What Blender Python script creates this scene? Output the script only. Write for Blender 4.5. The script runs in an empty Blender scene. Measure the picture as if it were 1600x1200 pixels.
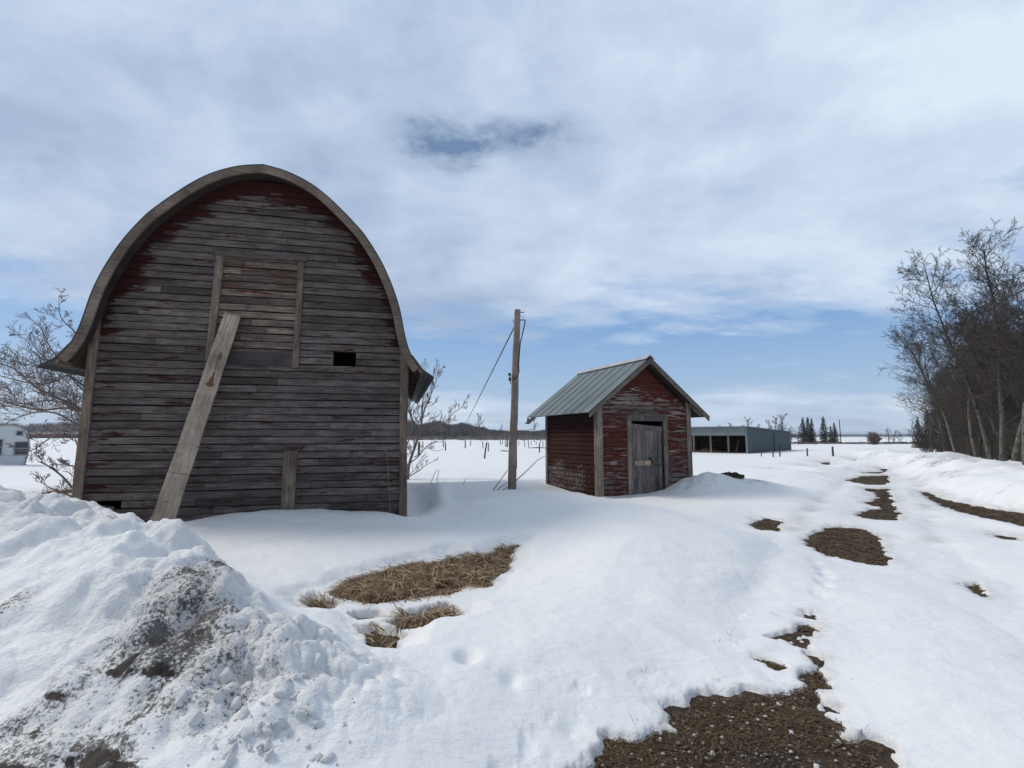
import bpy, math, random
import numpy as np
from mathutils import Vector, Matrix
random.seed(7); RNG = np.random.default_rng(11)
R = math.radians
scene = bpy.context.scene
col = scene.collection

# ------------------------------------------------------------------ camera model (used to measure positions on the ground)
F = 770.0; PITCH = math.atan(82 / 770); CZ = 1.6
def ray(u, v):
    dx = (u - 800) / F; dz = -(v - 600) / F
    return np.array([dx, math.cos(PITCH) - dz * math.sin(PITCH), math.sin(PITCH) + dz * math.cos(PITCH)])
def at_z(u, v, z=0.0):
    r = ray(u, v); t = (z - CZ) / r[2]; return np.array([r[0] * t, r[1] * t, z])
def at_y(u, v, y):
    r = ray(u, v); t = y / r[1]; return np.array([r[0] * t, y, CZ + r[2] * t])
def on_plane(u, v, q, n):
    r = ray(u, v); c = np.array([0, 0, CZ]); t = np.dot(q - c, n) / np.dot(r, n); return c + r * t

# ------------------------------------------------------------------ object helpers
def tag(o, label=None, cat=None, group=None, kind=None):
    if label: o['label'] = label
    if cat: o['category'] = cat
    if group: o['group'] = group
    if kind: o['kind'] = kind
    return o
def empty(name, loc=(0, 0, 0), rz=0.0, label=None, cat=None, group=None):
    o = bpy.data.objects.new(name, None); col.objects.link(o)
    o.location = loc; o.rotation_euler = (0, 0, rz)
    return tag(o, label, cat, group)
def link_mesh(name, me, mats, parent=None, loc=(0, 0, 0), rot=(0, 0, 0)):
    o = bpy.data.objects.new(name, me); col.objects.link(o)
    for m in (mats if isinstance(mats, (list, tuple)) else [mats]): me.materials.append(m)
    o.location = loc; o.rotation_euler = rot
    if parent: o.parent = parent
    return o
def np_mesh(name, V, Fq, smooth=False, attrs=None):
    """V (n,3); Fq (m,k) of equal-size faces"""
    me = bpy.data.meshes.new(name)
    V = np.asarray(V, dtype=np.float32); Fq = np.asarray(Fq, dtype=np.int32)
    n, k = Fq.shape
    me.vertices.add(len(V)); me.vertices.foreach_set('co', V.ravel())
    me.loops.add(n * k); me.loops.foreach_set('vertex_index', Fq.ravel())
    me.polygons.add(n); me.polygons.foreach_set('loop_start', np.arange(0, n * k, k, dtype=np.int32))
    me.update(calc_edges=True)
    me.polygons.foreach_set('use_smooth', np.full(n, smooth))
    for an, arr in (attrs or {}).items():
        arr = np.asarray(arr, dtype=np.float32)
        if arr.ndim == 1:
            a = me.attributes.new(an, 'FLOAT', 'POINT'); a.data.foreach_set('value', arr)
        else:
            a = me.attributes.new(an, 'FLOAT_COLOR', 'POINT'); a.data.foreach_set('color', arr.ravel())
    me.update(); me.validate()
    return me

class MB:
    """collects shapes, then links them as one mesh object"""
    def __init__(s): s.v = []; s.f = []; s.bd = []
    def _bd(s, n, bd=None):
        if bd is None: bd = (random.random(), 0, .5, 0)
        s.bd += [bd] * n
    def hexa(s, pts, bd=None):
        b = len(s.v); s.v += [tuple(p) for p in pts]; s._bd(8, bd)
        for f in ((0, 3, 2, 1), (4, 5, 6, 7), (0, 1, 5, 4), (1, 2, 6, 5), (2, 3, 7, 6), (3, 0, 4, 7)): s.f.append(tuple(b + i for i in f))
    def box(s, x0, x1, y0, y1, z0, z1, bd=None):
        s.hexa([(x0, y0, z0), (x1, y0, z0), (x1, y1, z0), (x0, y1, z0), (x0, y0, z1), (x1, y0, z1), (x1, y1, z1), (x0, y1, z1)], bd)
    def bar(s, a, b, w, t, up=(0, 0, 1), bd=None):
        a = Vector(a); b = Vector(b); d = (b - a).normalized(); u = Vector(up)
        sx = d.cross(u)
        if sx.length < 1e-4: sx = d.cross(Vector((1, 0, 0)))
        sx.normalize(); sy = sx.cross(d).normalized()
        P = []
        for q in (a, b):
            for i, j in ((-1, -1), (1, -1), (1, 1), (-1, 1)): P.append(q + sx * (i * w / 2) + sy * (j * t / 2))
        s.hexa(P, bd)
    def tube(s, pts, rad, n=8, cap=True, bd=None):
        pts = [Vector(p) for p in pts]
        if not hasattr(rad, '__len__'): rad = [rad] * len(pts)
        b = len(s.v); ref = None
        for i, p in enumerate(pts):
            d = (pts[min(i + 1, len(pts) - 1)] - pts[max(i - 1, 0)]).normalized()
            if ref is None: ref = d.orthogonal().normalized()
            ref = (ref - d * ref.dot(d)).normalized(); w = d.cross(ref)
            for k in range(n):
                a = 2 * math.pi * k / n
                s.v.append(tuple(p + (ref * math.cos(a) + w * math.sin(a)) * rad[i]))
        s._bd(n * len(pts), bd)
        for i in range(len(pts) - 1):
            for k in range(n):
                s.f.append((b + i * n + k, b + i * n + (k + 1) % n, b + (i + 1) * n + (k + 1) % n, b + (i + 1) * n + k))
        if cap:
            s.f.append(tuple(b + k for k in reversed(range(n)))); s.f.append(tuple(b + (len(pts) - 1) * n + k for k in range(n)))
    def strip(s, rows, bds=None, close=False):
        """rows: list of equally long point lists, quads between them"""
        b = len(s.v); n = len(rows[0])
        for r, row in enumerate(rows):
            s.v += [tuple(p) for p in row]
            s.bd += (list(bds[r]) if bds else [(random.random(), 0, .5, 0)] * n)
        for r in range(len(rows) - 1):
            for k in range(n - 1):
                s.f.append((b + r * n + k, b + r * n + k + 1, b + (r + 1) * n + k + 1, b + (r + 1) * n + k))
    def poly_prism(s, poly, y0, y1):
        """polygon in xz extruded along y"""
        b = len(s.v); n = len(poly)
        s.v += [(x, y0, z) for x, z in poly] + [(x, y1, z) for x, z in poly]; s._bd(2 * n)
        s.f.append(tuple(b + i for i in range(n))); s.f.append(tuple(b + n + i for i in reversed(range(n))))
        for i in range(n): s.f.append((b + i, b + n + i, b + n + (i + 1) % n, b + (i + 1) % n))
    def build(s, name, mat, parent=None, smooth=False, loc=(0, 0, 0), rot=(0, 0, 0)):
        me = bpy.data.meshes.new(name); me.from_pydata(s.v, [], s.f)
        a = me.attributes.new('bd', 'FLOAT_COLOR', 'POINT')
        a.data.foreach_set('color', np.array(s.bd, dtype=np.float32).ravel())
        if smooth: me.polygons.foreach_set('use_smooth', np.full(len(me.polygons), True))
        me.update()
        return link_mesh(name, me, mat, parent, loc, rot)

class Segs:
    """tapered twig segments, assembled in numpy"""
    def __init__(s): s.d = []
    def add(s, a, b, r0, r1): s.d.append((a[0], a[1], a[2], b[0], b[1], b[2], r0, r1))
    def mesh(s, name, n=4, smooth=True):
        D = np.array(s.d, dtype=np.float64); A = D[:, :3]; B = D[:, 3:6]
        d = B - A; L = np.linalg.norm(d, axis=1, keepdims=True); d = d / np.maximum(L, 1e-6)
        up = np.where(np.abs(d[:, 2:3]) > .9, np.array([[1., 0, 0]]), np.array([[0, 0, 1.]]))
        u = np.cross(d, up); u /= np.linalg.norm(u, axis=1, keepdims=True); w = np.cross(d, u)
        B2 = B + d * D[:, 7:8] * .5
        V = []
        for P, rr in ((A, D[:, 6:7]), (B2, D[:, 7:8])):
            for k in range(n):
                a = 2 * math.pi * k / n; V.append(P + (u * math.cos(a) + w * math.sin(a)) * rr)
        V = np.stack(V, axis=1).reshape(-1, 3); m = len(D)
        base = (np.arange(m) * 2 * n)[:, None]
        Fs = np.concatenate([base + np.array([[k, (k + 1) % n, n + (k + 1) % n, n + k]]) for k in range(n)], axis=0)
        return np_mesh(name, V, Fs, smooth)

# ------------------------------------------------------------------ material helpers
class NT:
    def __init__(s, name):
        s.m = bpy.data.materials.new(name); s.m.use_nodes = True; s.t = s.m.node_tree; s.t.nodes.clear()
        s.out = s.t.nodes.new('ShaderNodeOutputMaterial'); s.p = s.t.nodes.new('ShaderNodeBsdfPrincipled')
        s.t.links.new(s.p.outputs[0], s.out.inputs[0])
    def put(s, inp, val):
        if isinstance(val, bpy.types.NodeSocket): s.t.links.new(val, inp)
        elif val is not None:
            if hasattr(inp.default_value, '__len__') and hasattr(val, '__len__') and len(inp.default_value) == 4 and len(val) == 3: val = (*val, 1)
            inp.default_value = val
    def node(s, ty, **kw):
        n = s.t.nodes.new(ty)
        for k, v in kw.items(): setattr(n, k, v)
        return n
    def coord(s, which='Object'): return s.node('ShaderNodeTexCoord').outputs[which]
    def attr(s, name, out='Fac'): return s.node('ShaderNodeAttribute', attribute_name=name).outputs[out]
    def map(s, vec, scale=(1, 1, 1), loc=(0, 0, 0)):
        n = s.node('ShaderNodeMapping'); s.put(n.inputs['Vector'], vec); s.put(n.inputs['Scale'], scale); s.put(n.inputs['Location'], loc); return n.outputs[0]
    def noise(s, vec, scale=5, detail=4, rough=.5, dist=0, out=0):
        n = s.node('ShaderNodeTexNoise'); s.put(n.inputs['Vector'], vec); s.put(n.inputs['Scale'], scale)
        s.put(n.inputs['Detail'], detail); s.put(n.inputs['Roughness'], rough); s.put(n.inputs['Distortion'], dist); return n.outputs[out]
    def voro(s, vec, scale=5, out='Distance', feature='F1'):
        n = s.node('ShaderNodeTexVoronoi', feature=feature); s.put(n.inputs['Vector'], vec); s.put(n.inputs['Scale'], scale); return n.outputs[out]
    def ramp(s, fac, stops):
        n = s.node('ShaderNodeValToRGB'); s.put(n.inputs[0], fac); e = n.color_ramp.elements
        while len(e) < len(stops): e.new(.5)
        for i, (p, c) in enumerate(stops):
            e[i].position = p; c = (c, c, c) if not hasattr(c, '__len__') else c; e[i].color = (*c, 1)
        return n.outputs[0]
    def rng(s, fac, a, b, c=0., d=1.):
        n = s.node('ShaderNodeMapRange'); s.put(n.inputs[0], fac)
        for i, v in enumerate((a, b, c, d)): s.put(n.inputs[i + 1], v)
        return n.outputs[0]
    def mix(s, fac, a, b, blend='MIX'):
        n = s.node('ShaderNodeMix', data_type='RGBA', blend_type=blend); s.put(n.inputs[0], fac); s.put(n.inputs[6], a); s.put(n.inputs[7], b); return n.outputs[2]
    def math(s, op, a, b=None, c=None):
        n = s.node('ShaderNodeMath', operation=op); s.put(n.inputs[0], a)
        if b is not None: s.put(n.inputs[1], b)
        if c is not None: s.put(n.inputs[2], c)
        return n.outputs[0]
    def sep(s, vec):
        n = s.node('ShaderNodeSeparateXYZ'); s.put(n.inputs[0], vec); return n.outputs
    def comb(s, x, y, z):
        n = s.node('ShaderNodeCombineXYZ')
        for i, v in enumerate((x, y, z)): s.put(n.inputs[i], v)
        return n.outputs[0]
    def vadd(s, a, b):
        n = s.node('ShaderNodeVectorMath', operation='ADD'); s.put(n.inputs[0], a); s.put(n.inputs[1], b); return n.outputs[0]
    def bump(s, h, strength=.3, dist=.01, normal=None):
        n = s.node('ShaderNodeBump'); s.put(n.inputs['Strength'], strength); s.put(n.inputs['Distance'], dist); s.put(n.inputs['Height'], h)
        if normal is not None: s.put(n.inputs['Normal'], normal)
        return n.outputs[0]
    def fin(s, color=None, rough=.8, normal=None, metal=None, spec=None):
        s.put(s.p.inputs['Base Color'], color); s.put(s.p.inputs['Roughness'], rough)
        if normal is not None: s.put(s.p.inputs['Normal'], normal)
        if metal is not None: s.put(s.p.inputs['Metallic'], metal)
        if spec is not None: s.put(s.p.inputs['Specular IOR Level'], spec)
        return s.m

def wood(name, dark, mid, light, paint=None, paint_base=0., grain_axis='x', peel=(.1, .1, .1), stain=None, bright=(.62, 1.36), knots=True):
    """weathered boards; bd attribute = (random per board, paint kept, height in board)"""
    s = NT(name)
    bd = s.sep(s.attr('bd', 'Color')); co = s.coord()
    off = s.comb(s.math('MULTIPLY', bd[0], 37.), 0., s.math('MULTIPLY', bd[0], 11.))
    vec = s.vadd(co, off)
    sc = {'x': (1, 14, 14), 'z': (14, 14, 1), 'y': (14, 1, 14)}[grain_axis]
    g = s.noise(s.map(vec, sc), 2.2, 7, .68, .6)
    g2 = s.noise(s.map(vec, tuple(c * 3 if c > 1 else 1.5 for c in sc)), 3.0, 4, .6)
    blot = s.noise(vec, 1.6, 4, .6)
    gg = s.math('ADD', s.math('MULTIPLY', g, .65), s.math('MULTIPLY', g2, .35))
    c = s.ramp(gg, [(.32, dark), (.48, mid), (.70, light)])
    c = s.mix(1., c, s.ramp(blot, [(.3, .62), (.7, 1.35)]), 'MULTIPLY')
    c = s.mix(1., c, s.ramp(bd[0], [(0., bright[0]), (1., bright[1])]), 'MULTIPLY')
    if knots:
        kn = s.voro(s.map(vec, (1, 1, 1.6)), 4.2); c = s.mix(s.rng(kn, .045, .10, .9, 0.), c, (dark[0] * .3, dark[1] * .3, dark[2] * .3))
        crack = s.noise(s.map(vec, tuple(c_ * 4 if c_ > 1 else .8 for c_ in sc)), 2., 2, .5)
        c = s.mix(s.rng(crack, .30, .24, 0., .7), c, (dark[0] * .3,) * 3)
    if paint is not None:
        pn = s.noise(s.map(vec, tuple(c_ * .55 if c_ > 1 else 1.2 for c_ in sc)), 1.7, 8, .72, .3)
        m = s.math('ADD', s.math('ADD', pn, bd[1]), paint_base)
        m = s.rng(m, .60, .66, 0., 1.)
        pc = s.mix(1., paint, s.ramp(g2, [(.3, .65), (.7, 1.25)]), 'MULTIPLY')
        c = s.mix(m, c, pc)
    if stain:
        for (cx, cz, rx, rz, colr) in stain:
            xyz = s.sep(co)
            dx = s.math('DIVIDE', s.math('SUBTRACT', xyz[0], cx), rx); dz = s.math('DIVIDE', s.math('SUBTRACT', xyz[2], cz), rz)
            d = s.math('ADD', s.math('ADD', s.math('MULTIPLY', dx, dx), s.math('MULTIPLY', dz, dz)), s.math('MULTIPLY', s.math('SUBTRACT', g2, .5), 1.2))
            c = s.mix(s.rng(d, .7, 1.1, .85, 0.), c, colr)
    nb = s.bump(gg, .5, .006)
    c = s.mix(1., c, (1.075, .965, .935), 'MULTIPLY')
    lo = s.rng(s.noise(s.map(vec, (1, 1, 1)), 7., 3, .6), .60, .72, 0., .45); c = s.mix(lo, c, (dark[0] * .6, dark[1] * .5, dark[2] * .45))
    return s.fin(c, .85, nb, spec=.25)

M = {}
M['barn'] = wood('weathered_siding', (.040, .034, .032), (.102, .091, .086), (.225, .205, .195), paint=(.040, .009, .008), paint_base=-.03)  # maroon taken near black to include the shade beneath the barge boards
M['barn_trim'] = wood('weathered_trim', (.055, .046, .038), (.145, .122, .098), (.30, .25, .20), grain_axis='z', bright=(.85, 1.15))
M['barge'] = wood('barge_wood', (.06, .050, .040), (.145, .125, .102), (.24, .208, .168), grain_axis='x', bright=(.85, 1.15), knots=False)
M['greyboard'] = wood('dark_grey_board', (.03, .032, .034), (.065, .068, .072), (.11, .11, .112), knots=False)
M['hay'] = wood('hay_door_boards', (.032, .024, .020), (.125, .102, .085), (.33, .28, .235), paint=(.085, .018, .011), paint_base=-.03)
M['plank'] = wood('pale_plank', (.15, .13, .105), (.34, .305, .25), (.52, .47, .40), grain_axis='z', bright=(.95, 1.05),
                  stain=[(.02, 2.40, .075, .045, (.10, .038, .014)), (.02, 2.48, .045, .07, (.12, .05, .02)), (.025, 2.57, .022, .07, (.14, .06, .03)), (.02, 2.76, .012, .10, (.12, .07, .05)), (.03, 2.92, .035, .085, (.13, .07, .045)), (-.01, .86, .2, .006, (.09, .085, .08)), (.0, 3.72, .2, .006, (.05, .045, .04))])
M['redwood'] = wood('peeling_red_siding', (.06, .056, .052), (.16, .15, .14), (.32, .30, .285), paint=(.080, .019, .012), paint_base=.178)
M['redwood_shaded'] = wood('red_siding_shaded', (.05, .045, .045), (.12, .11, .11), (.26, .25, .25), paint=(.040, .009, .007), paint_base=.17)  # darker copy of the red siding, the side wall's shade put into its colour
M['shed_trim'] = wood('shed_trim', (.07, .065, .058), (.18, .165, .145), (.33, .30, .26), grain_axis='z', bright=(.85, 1.15))
M['shed_barge'] = wood('shed_barge', (.06, .056, .05), (.14, .13, .115), (.22, .20, .175), bright=(.9, 1.1), knots=False)
M['door'] = wood('grey_door_boards', (.036, .035, .036), (.115, .112, .11), (.22, .215, .21), grain_axis='z', bright=(.7, 1.3))
M['patch'] = wood('pale_patch', (.25, .20, .15), (.36, .29, .22), (.46, .38, .30), knots=False)
M['pole'] = wood('pole_wood', (.11, .10, .088), (.26, .235, .205), (.40, .36, .31), grain_axis='z', bright=(.95, 1.05))
M['post'] = wood('post_wood', (.02, .018, .017), (.055, .048, .042), (.11, .10, .09), grain_axis='z', bright=(.6, 1.4))
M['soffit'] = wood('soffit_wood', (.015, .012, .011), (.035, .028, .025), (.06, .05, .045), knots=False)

def simple(name, c, rough=.6, metal=0., var=.15, scale=6, bumpd=0.):
    s = NT(name); n = s.noise(s.coord(), scale, 5, .6)
    cc = s.mix(1., c, s.ramp(n, [(.3, 1 - var), (.7, 1 + var)]), 'MULTIPLY')
    return s.fin(cc, rough, s.bump(n, .3, bumpd) if bumpd else None, metal=metal)
M['groove_shade'] = simple('groove_shade_black', (.008, .007, .007), .95)  # near-black backing colour that paints shade into the siding grooves
M['black'] = simple('black_iron', (.012, .012, .013), .6)
M['wire'] = simple('cable', (.05, .055, .065), .7)
M['porcelain'] = simple('porcelain', (.6, .6, .58), .25)
M['concrete'] = simple('concrete', (.20, .19, .17), .9, scale=9, bumpd=.01)
def tin(name, c, rib_axis=None):
    s = NT(name); co = s.coord(); n = s.noise(s.map(co, (1, 1, .4)), 3.5, 6, .65); n2 = s.noise(co, 30, 3, .5)
    cc = s.mix(1., c, s.ramp(n, [(.3, .80), (.7, 1.15)]), 'MULTIPLY')
    cc = s.mix(1., cc, s.ramp(n2, [(.3, .93), (.7, 1.06)]), 'MULTIPLY')
    return s.fin(cc, s.rng(n, .3, .7, .55, .72), metal=.2)
M['tin'] = tin('galvanised_sheet', (.155, .19, .203))
M['tin_blue'] = tin('blue_grey_steel', (.105, .14, .155))
M['tin_light'] = tin('pale_steel_fascia', (.19, .225, .24))
M['tin_cap'] = tin('ridge_cap', (.42, .44, .46))
M['roofing'] = simple('dark_roofing', (.045, .045, .05), .8, scale=20)
M['tin_eave'] = simple('dark_eave_tin', (.055, .062, .065), .6, var=.3)

def bark(name, dark, light, zmix=None, scale=(9, 9, 3)):
    s = NT(name); co = s.coord(); n = s.noise(s.map(co, scale), 2., 5, .65)
    c = s.ramp(n, [(.35, dark), (.65, light)])
    if zmix:
        z = s.sep(co)[2]; up = s.rng(z, zmix[0], zmix[1], 0., 1.); c = s.mix(up, c, zmix[2])
    return s.fin(c, .9, spec=.2)
M['poplar_bark'] = bark('pale_poplar_bark', (.05, .045, .038), (.21, .195, .165), (2.2, 5.0, (.075, .066, .058)))
M['twig'] = bark('poplar_twigs', (.05, .042, .037), (.125, .106, .093))
M['twig_red'] = bark('reddish_twigs', (.14, .108, .10), (.30, .245, .225))
M['twig_far'] = bark('far_twigs', (.060, .052, .050), (.13, .115, .105))
M['stalk'] = bark('dry_stalk', (.16, .11, .075), (.30, .22, .15))

def snow_mat():
    s = NT('snow'); co = s.coord(); dirt = s.attr('dirt'); wet = s.attr('wet')
    n1 = s.noise(co, .9, 5, .55); n2 = s.noise(co, 22, 5, .65); n3 = s.noise(co, 130, 3, .6); n4 = s.noise(co, 5.5, 7, .72, .5)
    c = s.ramp(n1, [(.3, (.84, .85, .862)), (.7, (.885, .89, .895))])
    c = s.mix(wet, c, (.62, .64, .67))
    # grime frozen into the ploughed heap: broad grey film, brown smears and dark grit
    film = s.math('MULTIPLY', s.rng(s.math('ADD', n4, s.math('MULTIPLY', dirt, .55)), .62, 1.05), s.rng(dirt, 0., .25))
    c = s.mix(s.math('MULTIPLY', film, .42), c, (.42, .36, .31))
    n2f = s.noise(co, 48, 6, .8, .25)
    n5 = s.noise(co, 2.6, 4, .6)
    grit = s.math('ADD', s.math('ADD', s.math('MULTIPLY', n2f, .55), s.math('MULTIPLY', s.math('ADD', n4, n5), .33)), s.math('MULTIPLY', dirt, .15))
    grit = s.math('MULTIPLY', s.rng(grit, .69, .735), s.rng(dirt, .05, .3))
    c = s.mix(s.math('MULTIPLY', grit, .9), c, (.045, .034, .028))
    soil = s.rng(s.math('ADD', s.math('MULTIPLY', n4, .8), s.math('MULTIPLY', s.attr('soil'), .45)), .74, .79)
    soil = s.math('MULTIPLY', soil, s.rng(s.attr('soil'), .08, .3))
    c = s.mix(soil, c, s.ramp(n2, [(.35, (.012, .009, .008)), (.7, (.045, .032, .024))]))
    c = s.mix(s.math('MULTIPLY', s.math('POWER', s.attr('melt'), 1.5), s.rng(n2, .25, .7, .25, .85)), c, (.34, .29, .24))
    spk = s.voro(co, 9.); spr = s.sep(s.voro(co, 9., 'Color')); sm = s.math('MULTIPLY', s.rng(spk, .035, .06, .75, 0.), s.math('MULTIPLY', s.math('GREATER_THAN', spr[0], .80), s.math('GREATER_THAN', n1, .47)))
    c = s.mix(sm, c, (.16, .12, .09))
    h = s.math('ADD', s.math('MULTIPLY', n2, .6), s.math('MULTIPLY', n3, .4))
    b = s.bump(h, .55, .016); b = s.bump(s.noise(s.map(co, (1, 2.2, 1)), 3.2, 6, .62, .4), .35, .07, b)
    b = s.bump(s.math('MULTIPLY', s.noise(co, 11, 6, .7), s.rng(s.attr('lump'), 0., 1.)), .8, .05, b)
    return s.fin(c, s.rng(wet, 0., 1., .62, .4), b, spec=.3)
M['snow'] = snow_mat()
def soil_mat():
    s = NT('thawed_ground'); co = s.coord(); gv = s.attr('gravel')
    n = s.noise(co, 3.2, 7, .7); n2 = s.noise(co, 45, 5, .7); v = s.voro(co, 55); vc = s.voro(co, 55, 'Color')
    c = s.ramp(n, [(.32, (.020, .012, .008)), (.5, (.052, .031, .017)), (.68, (.105, .066, .032))])
    c = s.mix(1., c, s.ramp(n2, [(.3, .45), (.7, 1.5)]), 'MULTIPLY')
    pc = s.ramp(s.sep(vc)[0], [(.0, (.04, .03, .022)), (.55, (.10, .075, .05)), (.95, (.26, .23, .19))])
    pm = s.math('MULTIPLY', s.rng(v, .45, .3), s.rng(s.sep(vc)[1], .45, .5))
    c = s.mix(pm, c, pc)
    h = s.math('ADD', s.math('MULTIPLY', n2, .6), s.math('MULTIPLY', s.rng(v, .6, .1), .4))
    return s.fin(c, .85, s.bump(h, .8, .02), spec=.3)
M['soil'] = soil_mat()
def grass_mat(name, a, b, c3):
    s = NT(name); r = s.attr('rnd'); c = s.ramp(r, [(0., a), (.5, b), (1., c3)])
    return s.fin(c, .75, spec=.3)
M['straw'] = grass_mat('dead_grass', (.085, .052, .03), (.25, .165, .095), (.58, .44, .28))
M['straw_dark'] = grass_mat('matted_grass', (.040, .024, .011), (.09, .056, .027), (.19, .128, .062))
M['needle'] = grass_mat('spruce_needles', (.010, .018, .012), (.022, .035, .022), (.045, .060, .036))
M['pebble'] = grass_mat('pebbles', (.09, .07, .055), (.22, .18, .14), (.55, .52, .48))
M['far_wood'] = grass_mat('far_bare_wood', (.13, .115, .108), (.20, .178, .165), (.29, .26, .24))

# ------------------------------------------------------------------ noise in numpy
def _h(ix, iy, seed):
    n = (ix.astype(np.int64) * 374761393 + iy.astype(np.int64) * 668265263 + seed * 982451653) & 0x7fffffff
    n = ((n ^ (n >> 13)) * 1274126177) & 0x7fffffff
    n = n ^ (n >> 16)
    return (n & 0xffffff) / float(0xffffff)
def vnoise(x, y, seed=0):
    ix = np.floor(x); iy = np.floor(y); fx = x - ix; fy = y - iy
    fx = fx * fx * fx * (fx * (fx * 6 - 15) + 10); fy = fy * fy * fy * (fy * (fy * 6 - 15) + 10)
    a = _h(ix, iy, seed); b = _h(ix + 1, iy, seed); c = _h(ix, iy + 1, seed); d = _h(ix + 1, iy + 1, seed)
    return (a + (b - a) * fx + (c - a) * fy + (a - b - c + d) * fx * fy) * 2 - 1
def fbm(x, y, s, o=4, seed=0, g=.5):
    r = 0; a = 1.; t = 0
    for i in range(o):
        r = r + a * vnoise(x / s * (2 ** i) + 17.3 * i, y / s * (2 ** i) - 9.1 * i, seed + i); t += a; a *= g
    return r / t
def worley(x, y, s, seed=0):
    X = x / s; Y = y / s; ix = np.floor(X); iy = np.floor(Y); best = np.full(X.shape, 9.)
    for i in (-1, 0, 1):
        for j in (-1, 0, 1):
            cx = ix + i; cy = iy + j
            d = (cx + _h(cx, cy, seed) - X) ** 2 + (cy + _h(cx, cy, seed + 5) - Y) ** 2
            best = np.minimum(best, d)
    return np.sqrt(best)
def sst(a, b, x): t = np.clip((x - a) / (b - a), 0, 1); return t * t * (3 - 2 * t)
def poly_sd(x, y, P):
    """signed distance, negative inside"""
    P = np.asarray(P, float); n = len(P); d = np.full(x.shape, 1e9); ins = np.zeros(x.shape, bool)
    for i in range(n):
        a = P[i]; b = P[(i + 1) % n]; e = b - a; wx = x - a[0]; wy = y - a[1]
        t = np.clip((wx * e[0] + wy * e[1]) / (e @ e + 1e-12), 0, 1)
        d = np.minimum(d, (wx - e[0] * t) ** 2 + (wy - e[1] * t) ** 2)
        c = ((a[1] > y) != (b[1] > y)); 
        with np.errstate(divide='ignore', invalid='ignore'):
            xi = (b[0] - a[0]) * (y - a[1]) / (b[1] - a[1] + 1e-12) + a[0]
        ins ^= c & (x < xi)
    d = np.sqrt(d); return np.where(ins, -d, d)
def line_d(x, y, P):
    """distance to polyline and the interpolated third.. columns, with the side sign"""
    P = np.asarray(P, float); best = np.full(x.shape, 1e9); val = np.zeros(x.shape); sg = np.zeros(x.shape)
    for i in range(len(P) - 1):
        a = P[i]; b = P[i + 1]; e = b[:2] - a[:2]; wx = x - a[0]; wy = y - a[1]
        t = np.clip((wx * e[0] + wy * e[1]) / (e @ e), 0, 1)
        d = np.sqrt((wx - e[0] * t) ** 2 + (wy - e[1] * t) ** 2); m = d < best
        best = np.where(m, d, best)
        if P.shape[1] > 2: val = np.where(m, a[2] + (b[2] - a[2]) * t, val)
        sg = np.where(m, np.sign(e[0] * wy - e[1] * wx), sg)
    return best, val, sg

# ------------------------------------------------------------------ the buildings' frames of reference
BA = R(13); BD = np.array([math.cos(BA), math.sin(BA), 0]); BN = np.array([-math.sin(BA), math.cos(BA), 0])
BR = at_z(629, 807, .1)                                  # right front corner of the barn
BC = BR - BD * 2.63; BC[2] = 0                           # centre of its front wall on the ground
def barn_px(u, v, off=0.):
    w = on_plane(u, v, BR + BN * off, BN); return np.dot(w - BC, BD), w[2]
SA = R(23.2); SD = np.array([math.cos(SA), math.sin(SA), 0]); SN = np.array([-math.sin(SA), math.cos(SA), 0])
SO = at_z(936, 778, .1); SO[2] = 0                       # left front corner of the small shed
def wpt(o, d, n, x, y): return o[:2] + d[:2] * x + n[:2] * y

# ------------------------------------------------------------------ snow and ground
PATCH = [  # bare patches, measured on the ground; last value = bare strength
 [(1256, 843), (1275, 830), (1300, 822), (1345, 824), (1372, 836), (1386, 862), (1388, 880), (1345, 878), (1290, 866), (1266, 853)],
 [(1352, 762), (1388, 763), (1398, 780), (1404, 800), (1400, 811), (1372, 812), (1340, 804), (1350, 796), (1376, 793), (1345, 786), (1374, 776)],
 [(1318, 750), (1340, 743), (1388, 742), (1394, 756), (1360, 758)],
 [(1434, 767), (1452, 768), (1470, 777), (1540, 792), (1640, 806), (1640, 832), (1560, 815), (1500, 800), (1455, 782)],
 [(1172, 818), (1195, 808), (1222, 814), (1216, 830), (1192, 828)],
 [(1497, 917), (1525, 909), (1556, 931), (1535, 934)],
 [(1222, 984), (1246, 973), (1276, 974), (1272, 990), (1250, 986), (1228, 996), (1208, 992)],
 [(1183, 1026), (1203, 1026), (1232, 1039), (1212, 1047), (1196, 1040)],
 [(890, 1230), (935, 1172), (945, 1147), (1000, 1142), (1040, 1128), (1052, 1108), (1092, 1103), (1094, 1081), (1150, 1086), (1200, 1078), (1242, 1064),
  (1243, 1046), (1262, 1040), (1280, 1032), (1308, 1072), (1262, 1088), (1262, 1108), (1308, 1112), (1330, 1140), (1372, 1165), (1385, 1230), (1600, 1500), (750, 1500)],
 [(1255, 955), (1272, 956), (1268, 963), (1252, 960)], [(1265, 1022), (1284, 1024), (1280, 1036), (1268, 1034)],
 [(1296, 1098), (1316, 1104), (1320, 1114), (1300, 1110)], [(1336, 1144), (1362, 1150), (1370, 1160), (1340, 1160)],
 [(1275, 722), (1300, 721), (1296, 727)], [(1330, 717), (1352, 719), (1384, 724), (1350, 724)], [(1375, 731), (1392, 733), (1380, 737)],
 [(1208, 733), (1225, 735), (1237, 740), (1220, 738)], [(1260, 727), (1282, 728), (1280, 731), (1262, 731)],
 [(1340, 739), (1350, 737), (1385, 736), (1370, 740)], [(1245, 996), (1262, 990), (1258, 1006), (1244, 1003)],
 [(1550, 832), (1600, 838), (1610, 846), (1570, 842)],
]
PATCHW = [np.array([at_z(u, v, .03)[:2] for u, v in p]) for p in PATCH]
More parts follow.
